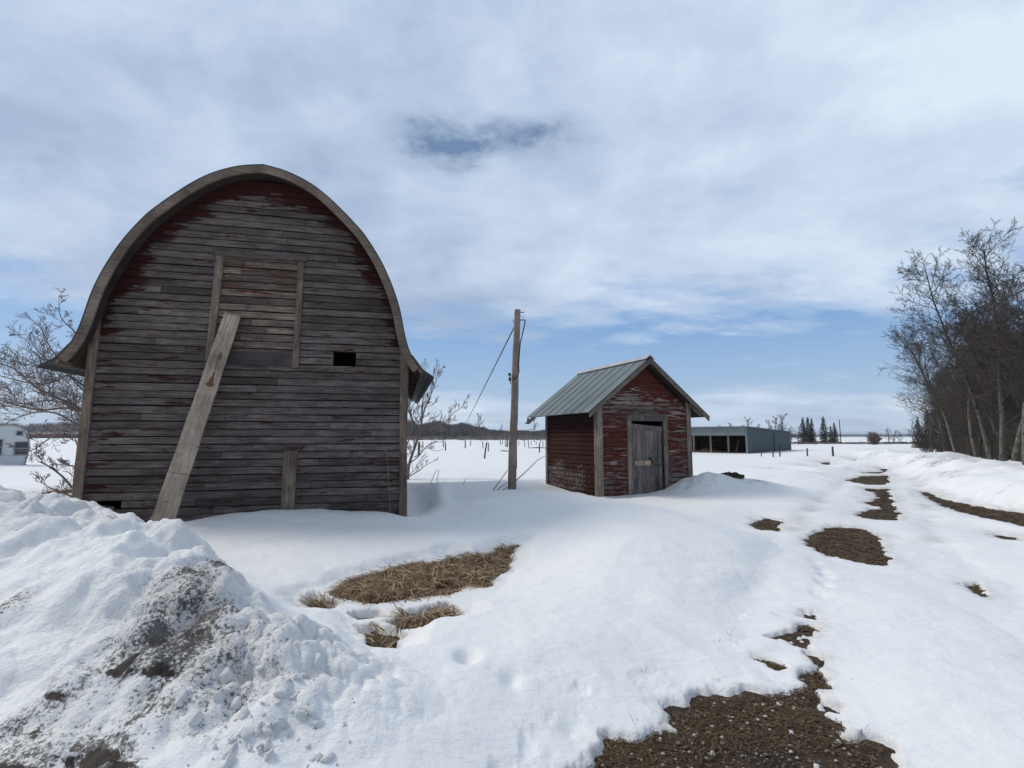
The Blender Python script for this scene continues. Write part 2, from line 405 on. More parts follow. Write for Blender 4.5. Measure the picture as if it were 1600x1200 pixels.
HOLLOW = [np.array([at_z(u, v, -.02)[:2] for u, v in p]) for p in (
 [(520, 938), (548, 912), (590, 899), (640, 888), (690, 884), (700, 876), (745, 880), (775, 870), (800, 862), (812, 864), (800, 878), (796, 898), (768, 908), (762, 926), (730, 922), (700, 936), (640, 941), (590, 950), (548, 944)],
 [(600, 985), (640, 962), (700, 950), (716, 960), (720, 980), (690, 978), (640, 992)],
 [(550, 990), (592, 986), (632, 1004), (616, 1046), (586, 1038)],
 [(470, 948), (490, 936), (524, 952), (520, 962), (488, 962)],
 [(540, 968), (590, 960), (606, 972), (560, 980)])]
PILE = [(-.75, 2.75, .02), (-1.05, 2.85, .10), (-1.42, 3.0, .24), (-1.85, 3.25, .38), (-2.25, 3.65, .50), (-2.75, 4.1, .61), (-3.5, 4.5, .66), (-4.4, 4.95, .68), (-5.8, 5.6, .68), (-8, 7.0, .62), (-11, 9.2, .50), (-16, 12, .2)]
BANK = [(10.5, 8.5, .30), (12.8, 11.8, .5), (15.2, 16.5, .6), (18.5, 22, .62), (22, 28, .55), (27, 37, .35), (33, 48, .15)]
CREST = np.array([(2.0, 11.0), (2.6, 9.9), (3.05, 8.6), (3.4, 7.4), (3.5, 6.6), (3.1, 5.9), (2.4, 5.4), (1.5, 5.1), (.9, 5.1), (.5, 5.6), (.55, 6.6), (.5, 7.8), (-.4, 8.6), (-1.0, 10.2), (0., 11.4), (1.1, 11.6)])
TRACK = [(2.2, 1.5), (2.9, 4.0), (5.2, 7.6), (8.2, 11.4), (11.5, 15.5), (16, 22), (24, 33), (40, 55)]
def ell(x, y, cx, cy, rx, ry, ang=0.):
    c, s = math.cos(ang), math.sin(ang); dx = x - cx; dy = y - cy
    return np.exp(-(((dx * c + dy * s) / rx) ** 2 + ((-dx * s + dy * c) / ry) ** 2))
def barn_xy(x, y): dx = x - BC[0]; dy = y - BC[1]; return dx * BD[0] + dy * BD[1], dx * BN[0] + dy * BN[1]
def shed_xy(x, y): dx = x - SO[0]; dy = y - SO[1]; return dx * SD[0] + dy * SD[1], dx * SN[0] + dy * SN[1]

def ground_h(x, y):
    r = np.hypot(x, y)
    g = .012 * fbm(x, y, .35, 4, 3) * sst(30, 12, r)
    g = g - .05 * ell(x, y, -.9, 5.6, 1.7, 1.3)
    g = g + .045 * np.clip(-poly_sd(x, y, HOLLOW[0]), 0, .35) / .35
    return g
def snow_fields(x, y):
    r = np.hypot(x, y); near = sst(45, 20, r)
    n_big = fbm(x, y, 5.5, 3, 21); n_mid = fbm(x, y, 1.3, 3, 33); n_sm = fbm(x, y, .28, 3, 41)
    D = .16 + near * (.06 * n_big + .034 * n_mid + .009 * n_sm + .006 * fbm(x, y, .11, 3, 47) * sst(9, 5, r))
    D = D + .06 * sst(30, 90, r) + .10 * fbm(x, y, 30, 3, 55) * sst(15, 40, r) * sst(400, 120, r)
    # drift in the middle with a soft crest above the drive
    sd = poly_sd(x + .12 * n_mid, y + .2 * n_big, CREST)
    D = D + .27 * sst(.75, -1.2, sd)
    # packed, lower drive
    dt, _, _ = line_d(x, y, TRACK)
    D = D - .07 * sst(2.6, .8, dt) * near
    wob = fbm(x, y, .5, 3, 77)
    rut, _, sg = line_d(x + .1 * wob, y, TRACK)
    D = D - .055 * np.exp(-((rut - .95) / .22) ** 2) * sst(40, 20, r)
    # barn front: drift against the wall, scoured at the corners
    bx, by = barn_xy(x, y)
    D = D + .20 * np.exp(-((bx - .6) / 1.7) ** 2) * np.exp(-((by + .6) / 1.1) ** 2)
    D = D - .13 * ell(bx, by, -1.75, -.2, .75, .45) - .10 * ell(bx, by, 2.75, -.1, .35, .5)
    D = D - .05 * np.exp(-((by + .05) / .10) ** 2) * (np.abs(bx) < 2.75)
    # right side of the barn: wind scoop and a curled lip
    D = D + .10 * np.exp(-((bx - 3.45 - .06 * (by - 1)) / .22) ** 2) * sst(-.6, .6, by) * sst(5.5, 2.5, by) - .08 * np.exp(-((bx - 2.95) / .28) ** 2) * sst(-.3, .6, by) * sst(8, 5, by)
    # broad swell between the barn and the pole
    D = D + .16 * ell(x, y, -2.6, 13.5, 3.2, 1.5, .2) + .15 * ell(x, y, .6, 11.9, 1.5, .7, .2) + .10 * ell(x, y, 1.2, 15.5, 2.5, 1.0)
    D = D + .14 * ell(x, y, -11, 14, 3.5, 2.2) + .30 * ell(x, y, -24.5, 21, 4.5, 2.6)
    # small shed: mound at its right front corner, scoop round it
    sx, sy = shed_xy(x, y)
    D = D + .42 * ell(sx, sy, 2.75, -.55, .75, .62) * (1 + .25 * n_sm) + .25 * ell(sx, sy, 4.0, -.9, 1.2, .8) + .18 * ell(sx, sy, 3.9, 1.5, 1.1, 1.8)
    D = D - .10 * ell(sx, sy, .3, -.3, .7, .4) - .08 * np.exp(-((sx + .1) / .2) ** 2) * sst(-.3, .3, sy) * sst(3.4, 2.6, sy)
    # ridge left of the drive further off, and a low rise where the fence posts stand
    D = D + .16 * ell(x, y, 9.2, 17.5, 2.2, 5.0, -.65) + .22 * ell(x, y, 24, 38, 4, 12, -.6)
    # ploughed bank along the trees
    db, hb, sgb = line_d(x, y, BANK)
    w = np.where(sgb < 0, 2.8, 1.5)
    bk = hb * np.exp(-(db / w) ** 2)
    lumpy = .5 - worley(x + .3 * n_mid, y, 1.1, 9)
    D = D + bk * (1 + .35 * n_mid + .30 * lumpy)
    # hollow with thawed dead grass
    hs = np.minimum.reduce([poly_sd(x, y, h) for h in HOLLOW])
    soft = ell(x, y, -1.0, 5.35, 1.5, .95)
    D = D - .15 * soft + .05 * soft * fbm(x, y, .35, 3, 61)
    # ploughed heap in the near left corner
    xw = x + .10 * n_mid + .03 * n_sm; yw = y + .10 * fbm(x, y, .9, 3, 91)
    dp, hp, sgp = line_d(xw, yw, PILE)
    front = sgp > 0                                       # camera side of the ridge
    wf = np.interp(-x, [0, 1.5, 3, 6], [.45, .80, 1.25, 1.9]); wb = np.interp(-x, [0, 1.5, 3, 6], [.35, .42, .55, 1.3])
    prof = np.where(front, .55 * np.exp(-(dp / wf) ** 2 * .9) + .45 * sst(1.15, .25, dp / wf), np.exp(-(dp / wb) ** 2))
    lumpz = prof * sst(.05, .35, hp)
    dome = lambda w_: np.clip(1 - (w_ / .75) ** 2, 0, 1) ** .7 * .8 - .35
    L1 = dome(worley(x + .10 * n_sm, y + .1 * n_mid, .42, 13)); L2 = dome(worley(x + .05 * n_sm, y + .04 * fbm(x, y, .12, 2, 8), .17, 17)); L3 = dome(worley(x + .02 * n_sm, y, .075, 19))
    smooth_zone = ell(x, y, -3.2, 3.6, .9, .9)             # the swept, rounded shoulder
    rough = 1 - .75 * smooth_zone
    ridged = 1 - np.abs(fbm(x, y, .8, 4, 101))
    pile = hp * prof + lumpz * (.22 * L1 * rough + .10 * L2 * rough + .022 * L3 * rough + .27 * (ridged - .75) + .10 * fbm(x, y, .30, 5, 107))
    toe = ell(x, y, -1.12, 2.75, .48, .40, .3)              # rubble of snow clods at the toe
    pile = pile + toe * (.10 + .11 * L2 + .045 * L3 + .13 * L1)
    D = D + pile
    # little steps: prints across the drift
    for (u, v) in [(1270, 940), (1262, 925), (1278, 912), (1288, 900), (1290, 888), (1285, 880), (1275, 868), (1258, 957), (1226, 1003), (1232, 1012), (890, 1110), (905, 1113), (1030, 1102), (800, 1065), (725, 1037), (735, 1040)]:
        q = at_z(u, v, .15)[:2]; D = D - .055 * ell(x, y, q[0], q[1], .06, .09)
    # thaw: cut down where ground shows
    edge = .12 * fbm(x, y, .24, 5, 121) + .09 * fbm(x, y, .62, 3, 123) + .05 * fbm(x, y, .9, 2, 5)
    ps = np.full(x.shape, 1e9)
    for P in PATCHW:
        c = P.mean(0); rr = np.max(np.hypot(*(P - c).T)) + 2.0; m = np.hypot(x - c[0], y - c[1]) < rr
        if m.any():
            q = poly_sd(x[m], y[m], P); ps[m] = np.minimum(ps[m], q)
    edge = edge + .05 * fbm(x, y, .07, 3, 127)
    scale = np.interp(r, [2, 6, 15, 40], [.9, .8, 1.3, 1.6])
    ps2 = ps + edge * scale
    wide = np.where(r < 12, .9, .9 + (r - 12) * .03)
    D = D * (.16 + .84 * sst(-.12, wide, ps))
    rim = .020 + .022 * np.clip(fbm(x, y, .3, 2, 129) + .4, 0, 1)
    pc_ = np.clip(ps2, 0, 2); D = np.where(ps2 < 2, np.minimum(D, rim + pc_ * .20 + 1.6 * np.clip(pc_ - .25, 0, 2) ** 2), D)
    D = np.maximum(D, rim * np.sqrt(np.clip(ps2 / .035, 0, 1)))
    D = np.where(ps2 < .035, rim * np.sqrt(np.clip(ps2 / .035, 0, 1)), D)
    D = np.where(ps2 < 0, np.maximum(-.05, ps2 * .5 - .004), D)
    hs2 = hs + .05 * fbm(x, y, .14, 4, 131) + .05 * fbm(x, y, .4, 2, 133)
    D = np.where(hs2 < .30, D * (.35 + .65 * sst(0, .30, hs2)), D)
    D = np.where(hs2 < 0, np.maximum(-.06, hs2 * .8), np.where(hs2 < 1.0, np.maximum(D, np.minimum(.07, hs2 * 2.5)), D))
    # crumbs of snow left inside the big patch
    crumb = np.clip(worley(x, y, .33, 201), 0, 1)
    D = np.where((ps2 < -.05) & (crumb < .05) & (r < 5), .006, D)
    melt = sst(np.maximum(.10, r * .030), 0., ps2) * (.6 + .4 * fbm(x, y, .12, 2, 141)); melt = np.maximum(melt, .7 * sst(.06, 0., hs2))
    rutm = np.exp(-((rut - .95) / .30) ** 2) * sst(45, 20, r) * sst(6, 9, r); melt = np.maximum(melt, .75 * rutm * sst(-.1, .5, fbm(x, y, .9, 4, 151)))
    # dirt masks
    dirt = np.zeros(x.shape); soil = np.zeros(x.shape)
    for (u, v, z, ra, a) in [(300, 960, .5, .30, .9), (285, 1020, .42, .35, 1.), (350, 930, .5, .22, .7), (330, 1090, .3, .35, .7), (240, 1120, .3, .36, .5), (120, 1130, .35, .34, .45), (60, 1180, .3, .42, .7), (400, 1130, .2, .3, .35),
                             (180, 845, .7, .20, .55), (505, 1050, .2, .16, .45), (20, 905, .7, .22, .35), (330, 970, .45, .15, .8)]:
        q = at_z(u, v, z)[:2]; dirt = np.maximum(dirt, a * ell(x, y, q[0], q[1], ra, ra))
    for (u, v, z, rx, ry, a) in [(190, 1052, .42, .10, .10, 1.), (215, 1072, .38, .14, .05, 1.), (255, 1075, .36, .10, .05, 1.), (90, 1095, .35, .12, .05, .8), (20, 1190, .3, .28, .12, 1.), (140, 1175, .28, .28, .07, 1.), (60, 1140, .3, .15, .08, .8), (190, 1200, .25, .2, .1, .9), (285, 1095, .3, .08, .05, .7)]:
        q = at_z(u, v, z)[:2]; soil = np.maximum(soil, a * ell(x, y, q[0], q[1], rx, ry))
    bdirt = np.exp(-((db - .6) / 1.0) ** 2) * sst(.1, .4, hb) * (sgb > 0) * .5
    dirt = np.maximum(dirt, bdirt * sst(-.1, .4, n_mid))
    dirt = np.maximum(dirt, .30 * ell(sx, sy, 2.6, -.7, .6, .4)); dirt = np.maximum(dirt, .3 * ell(sx, sy, 4.2, -1.0, .8, .6))
    wet = np.clip(.55 * sst(1.8, .2, dt) * sst(45, 15, r) * sst(5, 8, r) + .35 * soft * sst(.5, 0., hs), 0, 1) * (.5 + .5 * fbm(x, y, 2., 3, 71))
    lump = np.clip(lumpz * rough * 1.3 + toe, 0, 1)
    return D, dirt, soil, np.clip(wet, 0, 1), lump, np.clip(melt, 0, 1)
def polar(r0, r1, k, a0, a1, da):
    """radii x angles around the origin"""
    rs = [r0]
    while rs[-1] < r1: rs.append(rs[-1] * (1 + k(rs[-1])))
    aa = list(np.arange(a0, a1, da)); b = a1
    while b < a0 + 360: aa.append(b); b += 4.
    return np.array(rs), np.radians(np.array(aa))
def disc(name, rs, aa):
    RR, AA = np.meshgrid(rs, aa, indexing='ij'); x = (RR * np.sin(AA)).ravel(); y = (RR * np.cos(AA)).ravel()
    nr, na = RR.shape; i = np.arange(nr - 1)[:, None] * na; j = np.arange(na)[None, :]; j2 = (j + 1) % na
    Fq = np.stack([i + j, i + j2, i + na + j2, i + na + j], axis=-1).reshape(-1, 4)[:, ::-1]
    return x, y, Fq
def surface_z(x, y):
    X = np.array([float(x)]); Y = np.array([float(y)])
    return float(max(ground_h(X, Y)[0] + snow_fields(X, Y)[0][0], ground_h(X, Y)[0]))
rs, aa = polar(.25, 7500, lambda r: .0062 if r < 26 else (.015 if r < 90 else .06), -55., 55., .135)
x, y, Fq = disc('snow', rs, aa)
D, dirt, soil, wet, lump, melt = snow_fields(x, y)
g = ground_h(x, y)
me = np_mesh('snow', np.stack([x, y, g + D], 1), Fq, True, {'dirt': dirt, 'soil': soil, 'wet': wet, 'lump': lump, 'melt': melt})
snow = link_mesh('snow', me, M['snow']); tag(snow, kind='structure')
rs, aa = polar(.25, 7500, lambda r: .012 if r < 30 else .08, -55., 55., .35)
x, y, Fq = disc('ground', rs, aa)
g = ground_h(x, y) - .004 - sst(60, 100, np.hypot(x, y)) * 0 - np.where(np.hypot(x, y) > 60, .6, 0)
me = np_mesh('ground', np.stack([x, y, g], 1), Fq, True, {'gravel': np.zeros(len(x))})
tag(link_mesh('ground', me, M['soil']), kind='structure')

# ------------------------------------------------------------------ lap siding
def siding(mb, x0f, x1f, z0, z1, e, lip=.022, blen=(1.6, 3.6), paintf=None, yoff=0., step=.13, holes=(), jseed=0, clip=None, gap=.018):
    rr = random.Random(jseed); k = 0; z = z0
    while z < z1 - .02:
        zt = min(z + e, z1); zm = (z + zt) / 2
        xa, xb = x0f(zm), x1f(zm)
        if xb - xa < .05: z = zt; continue
        spans = [(xa, xb)]
        for (hx0, hx1, hz0, hz1) in holes:
            if hz0 < zm < hz1:
                ns = []
                for a, b in spans:
                    if hx1 <= a or hx0 >= b: ns.append((a, b)); continue
                    if hx0 > a: ns.append((a, hx0))
                    if hx1 < b: ns.append((hx1, b))
                spans = ns
        for (a, b) in spans:
            cuts = [a]; c = a + rr.uniform(.4, blen[1])
            while c < b - .35: cuts.append(c); c += rr.uniform(*blen)
            cuts.append(b)
            for i in range(len(cuts) - 1):
                p, q = cuts[i] + (.003 if i else 0), cuts[i + 1] - (.003 if i < len(cuts) - 2 else 0)
                rnd = rr.random(); dz = rr.uniform(-.005, .004); dy = rr.uniform(-.008, .004); sag = rr.uniform(-.008, .007); ph = rr.uniform(0, 9)
                n = max(2, int((q - p) / step) + 1); xs = [p + (q - p) * t / (n - 1) for t in range(n)]
                rows = [[], [], [], []]; bds = [[], [], [], []]
                for xx in xs:
                    w = sag * math.sin((xx - p) / (q - p) * math.pi) + .0025 * math.sin(xx * 3.1 + ph) + .0015 * math.sin(xx * 11 + ph)
                    xl, xt = xx, xx
                    if clip is not None:
                        lb0, lb1 = x0f(z), x1f(z); lt0, lt1 = x0f(zt), x1f(zt)
                        xl = min(max(xx, lb0), lb1); xt = min(max(xx, lt0), lt1)
                    zb = z + gap + dz + w; ztt = zt + dz * .3 + w * .4
                    pt = paintf(xx, zm) if paintf else 0
                    rows[0].append((xl, yoff + .012, zb + .004)); rows[1].append((xl, yoff - lip + dy, zb)); rows[2].append((xl, yoff - lip + dy, zb + .012)); rows[3].append((xt, yoff - lip * .45, ztt))
                    bds[0].append((rnd, pt, 0, 0)); bds[1].append((rnd, pt - .05, 0, 0)); bds[2].append((rnd, pt, .1, 0)); bds[3].append((rnd, pt + .03, 1, 0))
                mb.strip(rows, bds)
                for side in (0, -1):           # board ends
                    b0 = len(mb.v); 
                    pts = [rows[r][side] for r in range(4)]; mb.v += pts + [(pts[3][0], yoff + .012, pts[3][2])]; mb.bd += [(rnd, 0, .5, 0)] * 5
                    f = [b0, b0 + 1, b0 + 2, b0 + 3, b0 + 4]; mb.f.append(tuple(f if side else reversed(f)))
        z = zt; k += 1

# ------------------------------------------------------------------ the big barn
PROF = [(0, 6.58), (.4, 6.50), (.80, 6.33), (1.12, 6.11), (1.42, 5.84), (1.64, 5.62), (1.85, 5.38), (2.14, 4.93), (2.36, 4.46), (2.51, 4.02), (2.60, 3.60), (2.66, 3.36), (2.73, 3.17), (2.82, 3.01), (2.93, 2.89), (3.17, 2.73)]
def smooth_curve(P, n=6):
    out = []
    for i in range(len(P) - 1):
        p0 = P[max(i - 1, 0)]; p1 = P[i]; p2 = P[i + 1]; p3 = P[min(i + 2, len(P) - 1)]
        for t in range(n):
            t /= n; out.append(tuple(.5 * ((2 * p1[k]) + (-p0[k] + p2[k]) * t + (2 * p0[k] - 5 * p1[k] + 4 * p2[k] - p3[k]) * t * t + (-p0[k] + 3 * p1[k] - 3 * p2[k] + p3[k]) * t ** 3) for k in (0, 1)))
    out.append(P[-1]); return out
PROF = [(a * .991, 1.6 + (b - 1.6) * .991) for a, b in PROF]
PC = smooth_curve(PROF, 5)
PX = np.array([p[0] for p in PC]); PZ = np.array([p[1] for p in PC])
def half_w(z):     # inner half width of the gable at height z
    if z < 3.35: return 2.60
    return max(0., min(2.60, float(np.interp(z, PZ[::-1], PX[::-1])) - .05))
def offs(P, d):    # curve moved inwards by d
    out = []
    for i, p in enumerate(P):
        a = P[max(i - 1, 0)]; b = P[min(i + 1, len(P) - 1)]; tx, tz = b[0] - a[0], b[1] - a[1]; l = math.hypot(tx, tz)
        q = (p[0] + tz / l * d, p[1] - tx / l * d)
        out.append((max(q[0], 0.), q[1]))
    if P[0][0] == 0: out[0] = (0., out[0][1] - d * .12)
    return out
barn = empty('barn', tuple(BC), BA, 'tall old barn with rounded gothic roof and weathered grey siding', 'barn')
def arch_paint_and_shade(x, z):  # paint surviving along the arch, with the overhang's shade painted into it
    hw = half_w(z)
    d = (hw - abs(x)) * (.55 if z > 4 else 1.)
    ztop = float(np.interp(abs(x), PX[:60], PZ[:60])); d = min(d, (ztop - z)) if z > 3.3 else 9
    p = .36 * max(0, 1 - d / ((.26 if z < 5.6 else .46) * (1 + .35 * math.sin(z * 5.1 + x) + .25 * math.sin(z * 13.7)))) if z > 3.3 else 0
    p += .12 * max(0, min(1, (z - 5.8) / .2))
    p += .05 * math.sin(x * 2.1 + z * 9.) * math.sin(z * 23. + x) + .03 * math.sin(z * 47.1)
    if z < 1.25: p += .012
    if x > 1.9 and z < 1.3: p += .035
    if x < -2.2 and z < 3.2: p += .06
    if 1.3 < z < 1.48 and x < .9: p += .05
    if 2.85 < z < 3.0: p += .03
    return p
wx0, wz1 = barn_px(521, 550); wx1, wz0 = barn_px(556, 569); lx0, lz1 = barn_px(150, 782); lx1, lz0 = barn_px(190, 793)
E_ = .1335; Z0 = .12
snap = lambda z: Z0 + round((z - Z0) / E_) * E_
HOLES = [(wx0, wx1, snap(wz0), snap(wz1) + .001), (lx0, lx1, snap(lz0), snap(lz0) + E_), (-.80, .62, snap(2.93), snap(4.86))]
wl = MB()
siding(wl, lambda z: -half_w(z), lambda z: half_w(z), Z0, 6.40, E_, paintf=arch_paint_and_shade, holes=HOLES, jseed=5, clip=True, blen=(1.3, 3.8))
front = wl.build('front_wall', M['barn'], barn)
m = MB(); hxs = sorted(HOLES)          # backing blackened to shade the gaps between boards, open at the small window and the low hole
zc = [.12, HOLES[1][2], HOLES[1][3], HOLES[0][2], HOLES[0][3], 6.35]
def shth(x0, x1, z0, z1): m.box(x0, x1, .022, .036, z0, z1)
shth(-2.58, 2.58, zc[0], zc[1]) if zc[1] > zc[0] + .01 else None
shth(-2.58, HOLES[1][0], zc[1], zc[2]); shth(HOLES[1][1], 2.58, zc[1], zc[2]); shth(-2.58, 2.58, zc[2], zc[3]); shth(-2.58, HOLES[0][0], zc[3], zc[4]); shth(HOLES[0][1], 2.58, zc[3], zc[4])
zq = zc[4]
while zq < 6.3:
    hq = half_w(zq + .1) - .03; shth(-hq, hq, zq, zq + .1); zq += .1
m.build('sheathing', M['groove_shade'], barn)
for sx in (-1, 1):
    s = MB(); rows = MB(); siding(rows, lambda z: .03, lambda z: 6.97, Z0, 3.15, .27, jseed=8 + sx, step=1.)
    for v in rows.v: s.v.append((sx * (2.60 - v[1]), v[0], v[2]))
    b = len(s.bd); s.bd += rows.bd
    for f in rows.f: s.f.append(tuple(b + i for i in (f if sx > 0 else reversed(f))))
    s.build('side_wall', M['barn'], barn)
    m = MB(); m.box(sx * 2.57 - .01, sx * 2.57 + .01, .03, 6.95, .1, 3.2); m.build('sheathing', M['groove_shade'], barn)
m = MB(); half = [(x_ if x_ < 2.6 else 2.6, z_ - .06) for x_, z_ in PC if z_ > 3.2]
m.poly_prism([(-2.6, .1)] + [(2.6, .1)] + [(p[0], p[1]) for p in reversed(half)] + [(-p[0], p[1]) for p in half[1:]], 6.95, 7.0); m.build('back_wall', M['barn'], barn)
m = MB(); m.box(-2.58, 2.58, .02, .2, -.2, .118); m.box(-2.58, -2.4, .2, 6.9, -.2, .118); m.box(2.4, 2.58, .2, 6.9, -.2, .118); m.build('foundation', M['concrete'], barn)
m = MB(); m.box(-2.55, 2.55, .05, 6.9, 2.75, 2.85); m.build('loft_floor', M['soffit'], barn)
# roof shell
def sheet(curve, y0, y1, t, mb, mirror):
    inn = offs(curve, t); sg = -1 if mirror else 1
    A = [(sg * p[0], y0, p[1]) for p in curve]; B = [(sg * p[0], y1, p[1]) for p in curve]
    C_ = [(sg * p[0], y1, p[1]) for p in inn]; D_ = [(sg * p[0], y0, p[1]) for p in inn]
    mb.strip([A, B, C_, D_, A])
    for k in (0, -1):
        b = len(mb.v); mb.v += [A[k], B[k], C_[k], D_[k]]; mb.bd += [(0, 0, 0, 0)] * 4; mb.f.append((b, b + 1, b + 2, b + 3))
for sgm in (0, 1):
    m = MB(); sheet(PC, -.425, 7.35, .022, m, sgm); roof = m.build('roof', M['roofing'], barn, smooth=False)
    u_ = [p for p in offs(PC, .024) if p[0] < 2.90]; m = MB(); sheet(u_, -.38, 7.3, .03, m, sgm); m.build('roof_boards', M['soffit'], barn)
for sgn in (-1, 1):          # loose eave sheets and rafter tails with daylight between
    m = MB()
    for k in range(9):
        ya = -.425 + k * .85
        m.bar((sgn * 2.70, ya + .05, 3.10), (sgn * 2.93, ya + .05, 2.80), .05, .09)
    m.bar((sgn * 2.92, -.38, 2.82), (sgn * 2.92, 7.3, 2.82), .03, .10)
    m.build('rafter_tails', M['barn_trim'], barn)
for sgn in (-1, 1):
    m = MB()
    for k in range(9):
        ya = -.42 + k * .85
        for q in range(3):
            y0_, y1_ = ya + q * .27, ya + q * .27 + (.262 if q < 2 else .25)
            a = (sgn * 2.90, 2.84); b = (sgn * 3.15, 2.695)
            m.hexa([(a[0], y0_, a[1]), (b[0], y0_, b[1]), (b[0], y1_, b[1]), (a[0], y1_, a[1]), (a[0], y0_, a[1] + .012), (b[0], y0_, b[1] + .012), (b[0], y1_, b[1] + .012), (a[0], y1_, a[1] + .012)])
    m.build('eave_sheet', M['tin_eave'], barn)
# barge boards in lengths
idx = [0, 17, 27, 40, 70]
for sgm in (-1, 1):
    for a, b in zip(idx[:-1], idx[1:]):
        cur = [p for p in PC[a:b + 1] if p[0] < 2.90]
        full = offs(PC, .02); inn = offs(PC, .155)
        n_ = len(cur); outer = full[a:a + n_]; inner = inn[a:a + n_]
        m = MB(); y0_, y1_ = -.425, -.388; rnd = random.random()
        e = .004
        A = [(sgm * p[0], y0_, p[1]) for p in outer]; B = [(sgm * p[0], y0_, p[1]) for p in inner]; C_ = [(sgm * p[0], y1_, p[1]) for p in inner]; D_ = [(sgm * p[0], y1_, p[1]) for p in outer]
        bdr = [[(rnd, 0, .5, 0)] * n_ for _ in range(5)]
        m.strip([A, B, C_, D_, A], bdr)
        for k in (0, -1):
            q = len(m.v); m.v += [A[k], B[k], C_[k], D_[k]]; m.bd += [(rnd, 0, .5, 0)] * 4; m.f.append((q, q + 1, q + 2, q + 3))
        m.build('barge_board', M['barge'], barn)
# corner boards, hay door, openings
for sx in (-1, 1):
    m = MB(); m.hexa([(sx * 2.64 - .075, -.052, .02), (sx * 2.64 + .075, -.052, .02), (sx * 2.64 + .075, 0, .02), (sx * 2.64 - .075, 0, .02), (sx * 2.58 - .07, -.052, 3.78 if sx < 0 else 3.3), (sx * 2.58 + .06, -.052, 3.66 if sx < 0 else 3.2), (sx * 2.58 + .06, 0, 3.66 if sx < 0 else 3.2), (sx * 2.58 - .07, 0, 3.78 if sx < 0 else 3.3)], (.6, 0, 0, 0))
    m.build('corner_board', M['barn_trim'], barn)
    m = MB(); m.box(sx * 2.665 - .015, sx * 2.665 + .015, .0, .11, .02, 3.05, (.3, 0, 0, 0)); m.build('corner_board', M['barn_trim'], barn)
hd = MB(); siding(hd, lambda z: -.80, lambda z: .62, snap(2.93) + .13, snap(4.86), .137, lip=.026, jseed=77, yoff=.004, paintf=lambda x, z: .10 * (z > 4.1) - .02, blen=(2, 3))
hdo = hd.build('hay_door', M['hay'], barn)
m = MB(); m.box(-.80, .62, .031, .05, 2.9, 4.9); m.build('door_backing', M['soffit'], hdo)
for nm, (x0, x1, x2, x3, z0, z1), mt, bdv in (('left_trim', (-.80, -.67, -.87, -.755, 4.88, 2.88), 'barn_trim', .9), ('right_trim', (.60, .70, .575, .685, 4.88, 2.86), 'barn_trim', .15)):
    m = MB(); m.hexa([(x2, -.055, z1), (x3, -.055, z1), (x3, -.004, z1), (x2, -.004, z1), (x0, -.055, z0), (x1, -.055, z0), (x1, -.004, z0), (x0, -.004, z0)], (bdv, 0, 0, 0)); m.build('door_trim', M[mt], barn)
m = MB(); m.hexa([(-.83, -.062, 4.885), (.74, -.062, 4.885), (.74, -.004, 4.885), (-.83, -.004, 4.885), (-.83, -.062, 4.985), (.76, -.062, 4.985), (.76, -.004, 4.985), (-.83, -.004, 4.985)], (.35, 0, 0, 0)); m.build('door_header', M['barn'], barn)
m = MB(); m.box(-.72, .572, -.048, -.004, 2.885, 3.12, (.5, 0, 0, 0)); m.build('sill_board', M['greyboard'], barn)
bx0, bz1 = barn_px(443, 705, -.05); bx1, _ = barn_px(459, 793, -.05)
m = MB(); m.hexa([(bx0 - .01, -.05, .0), (bx1 + .005, -.05, .0), (bx1 + .005, -.022, .0), (bx0 - .01, -.022, .0), (bx0 + .01, -.05, bz1), (bx1 + .02, -.05, bz1), (bx1 + .02, -.022, bz1), (bx0 + .01, -.022, bz1)], (.5, 0, 0, 0)); m.build('batten', M['barn_trim'], barn)
m = MB(); m.bar((lx0 - .1, -.03, snap(lz0) + .06), (lx0 + .28, -.035, snap(lz0) - .0), .02, .09, up=(0, 0, 1), bd=(.2, 0, 0, 0)); m.build('broken_board', M['barn'], barn)
hx = HOLES[0]; m = MB()
m.box(hx[0] - .0, hx[1] + .0, -.0, .10, hx[2] - .04, hx[2] - .005); m.box(hx[0] - .04, hx[0] - .003, .004, .10, hx[2], hx[3]); m.build('window_frame', M['barn_trim'], barn)

# plank leaning on the barn and the short board behind its foot
pb = on_plane(251, 824, BR + BN * -.62, BN); pt = on_plane(364, 491, BR + BN * -.10, BN)
L = float(np.linalg.norm(pt - pb)); zax = Vector((pt - pb) / L); yax = Vector(BN); xax = yax.cross(zax).normalized(); yax = zax.cross(xax).normalized()
m = MB(); n = 14; W0, W1 = .165, .135
rowsF = []; 
for i in range(n + 1):
    t = i / n; w = W0 + (W1 - W0) * t; zz = -.12 + (L + .12) * t; wob = .004 * math.sin(t * 23)
    rowsF.append([(-w + wob, -.022, zz), (w + wob, -.022, zz), (w + wob, .022, zz), (-w + wob, .022, zz), (-w + wob, -.022, zz)])
m.strip(rowsF, [[(.5, 0, 0, 0)] * 5] * (n + 1))
for rI in (0, n):
    b = len(m.v); m.v += rowsF[rI][:4]; m.bd += [(.5, 0, 0, 0)] * 4; m.f.append((b, b + 1, b + 2, b + 3))
pl = m.build('leaning_plank', M['plank']); pl.matrix_world = Matrix(((xax.x, yax.x, zax.x, pb[0]), (xax.y, yax.y, zax.y, pb[1]), (xax.z, yax.z, zax.z, pb[2]), (0, 0, 0, 1)))
tag(pl, 'long pale grey plank with rust stains leaning against the front of the tall barn', 'plank')
q = on_plane(239, 822, BR + BN * -.16, BN)
m = MB(); m.box(-.055, .055, -.012, .012, -.1, .27, (.8, 0, 0, 0))
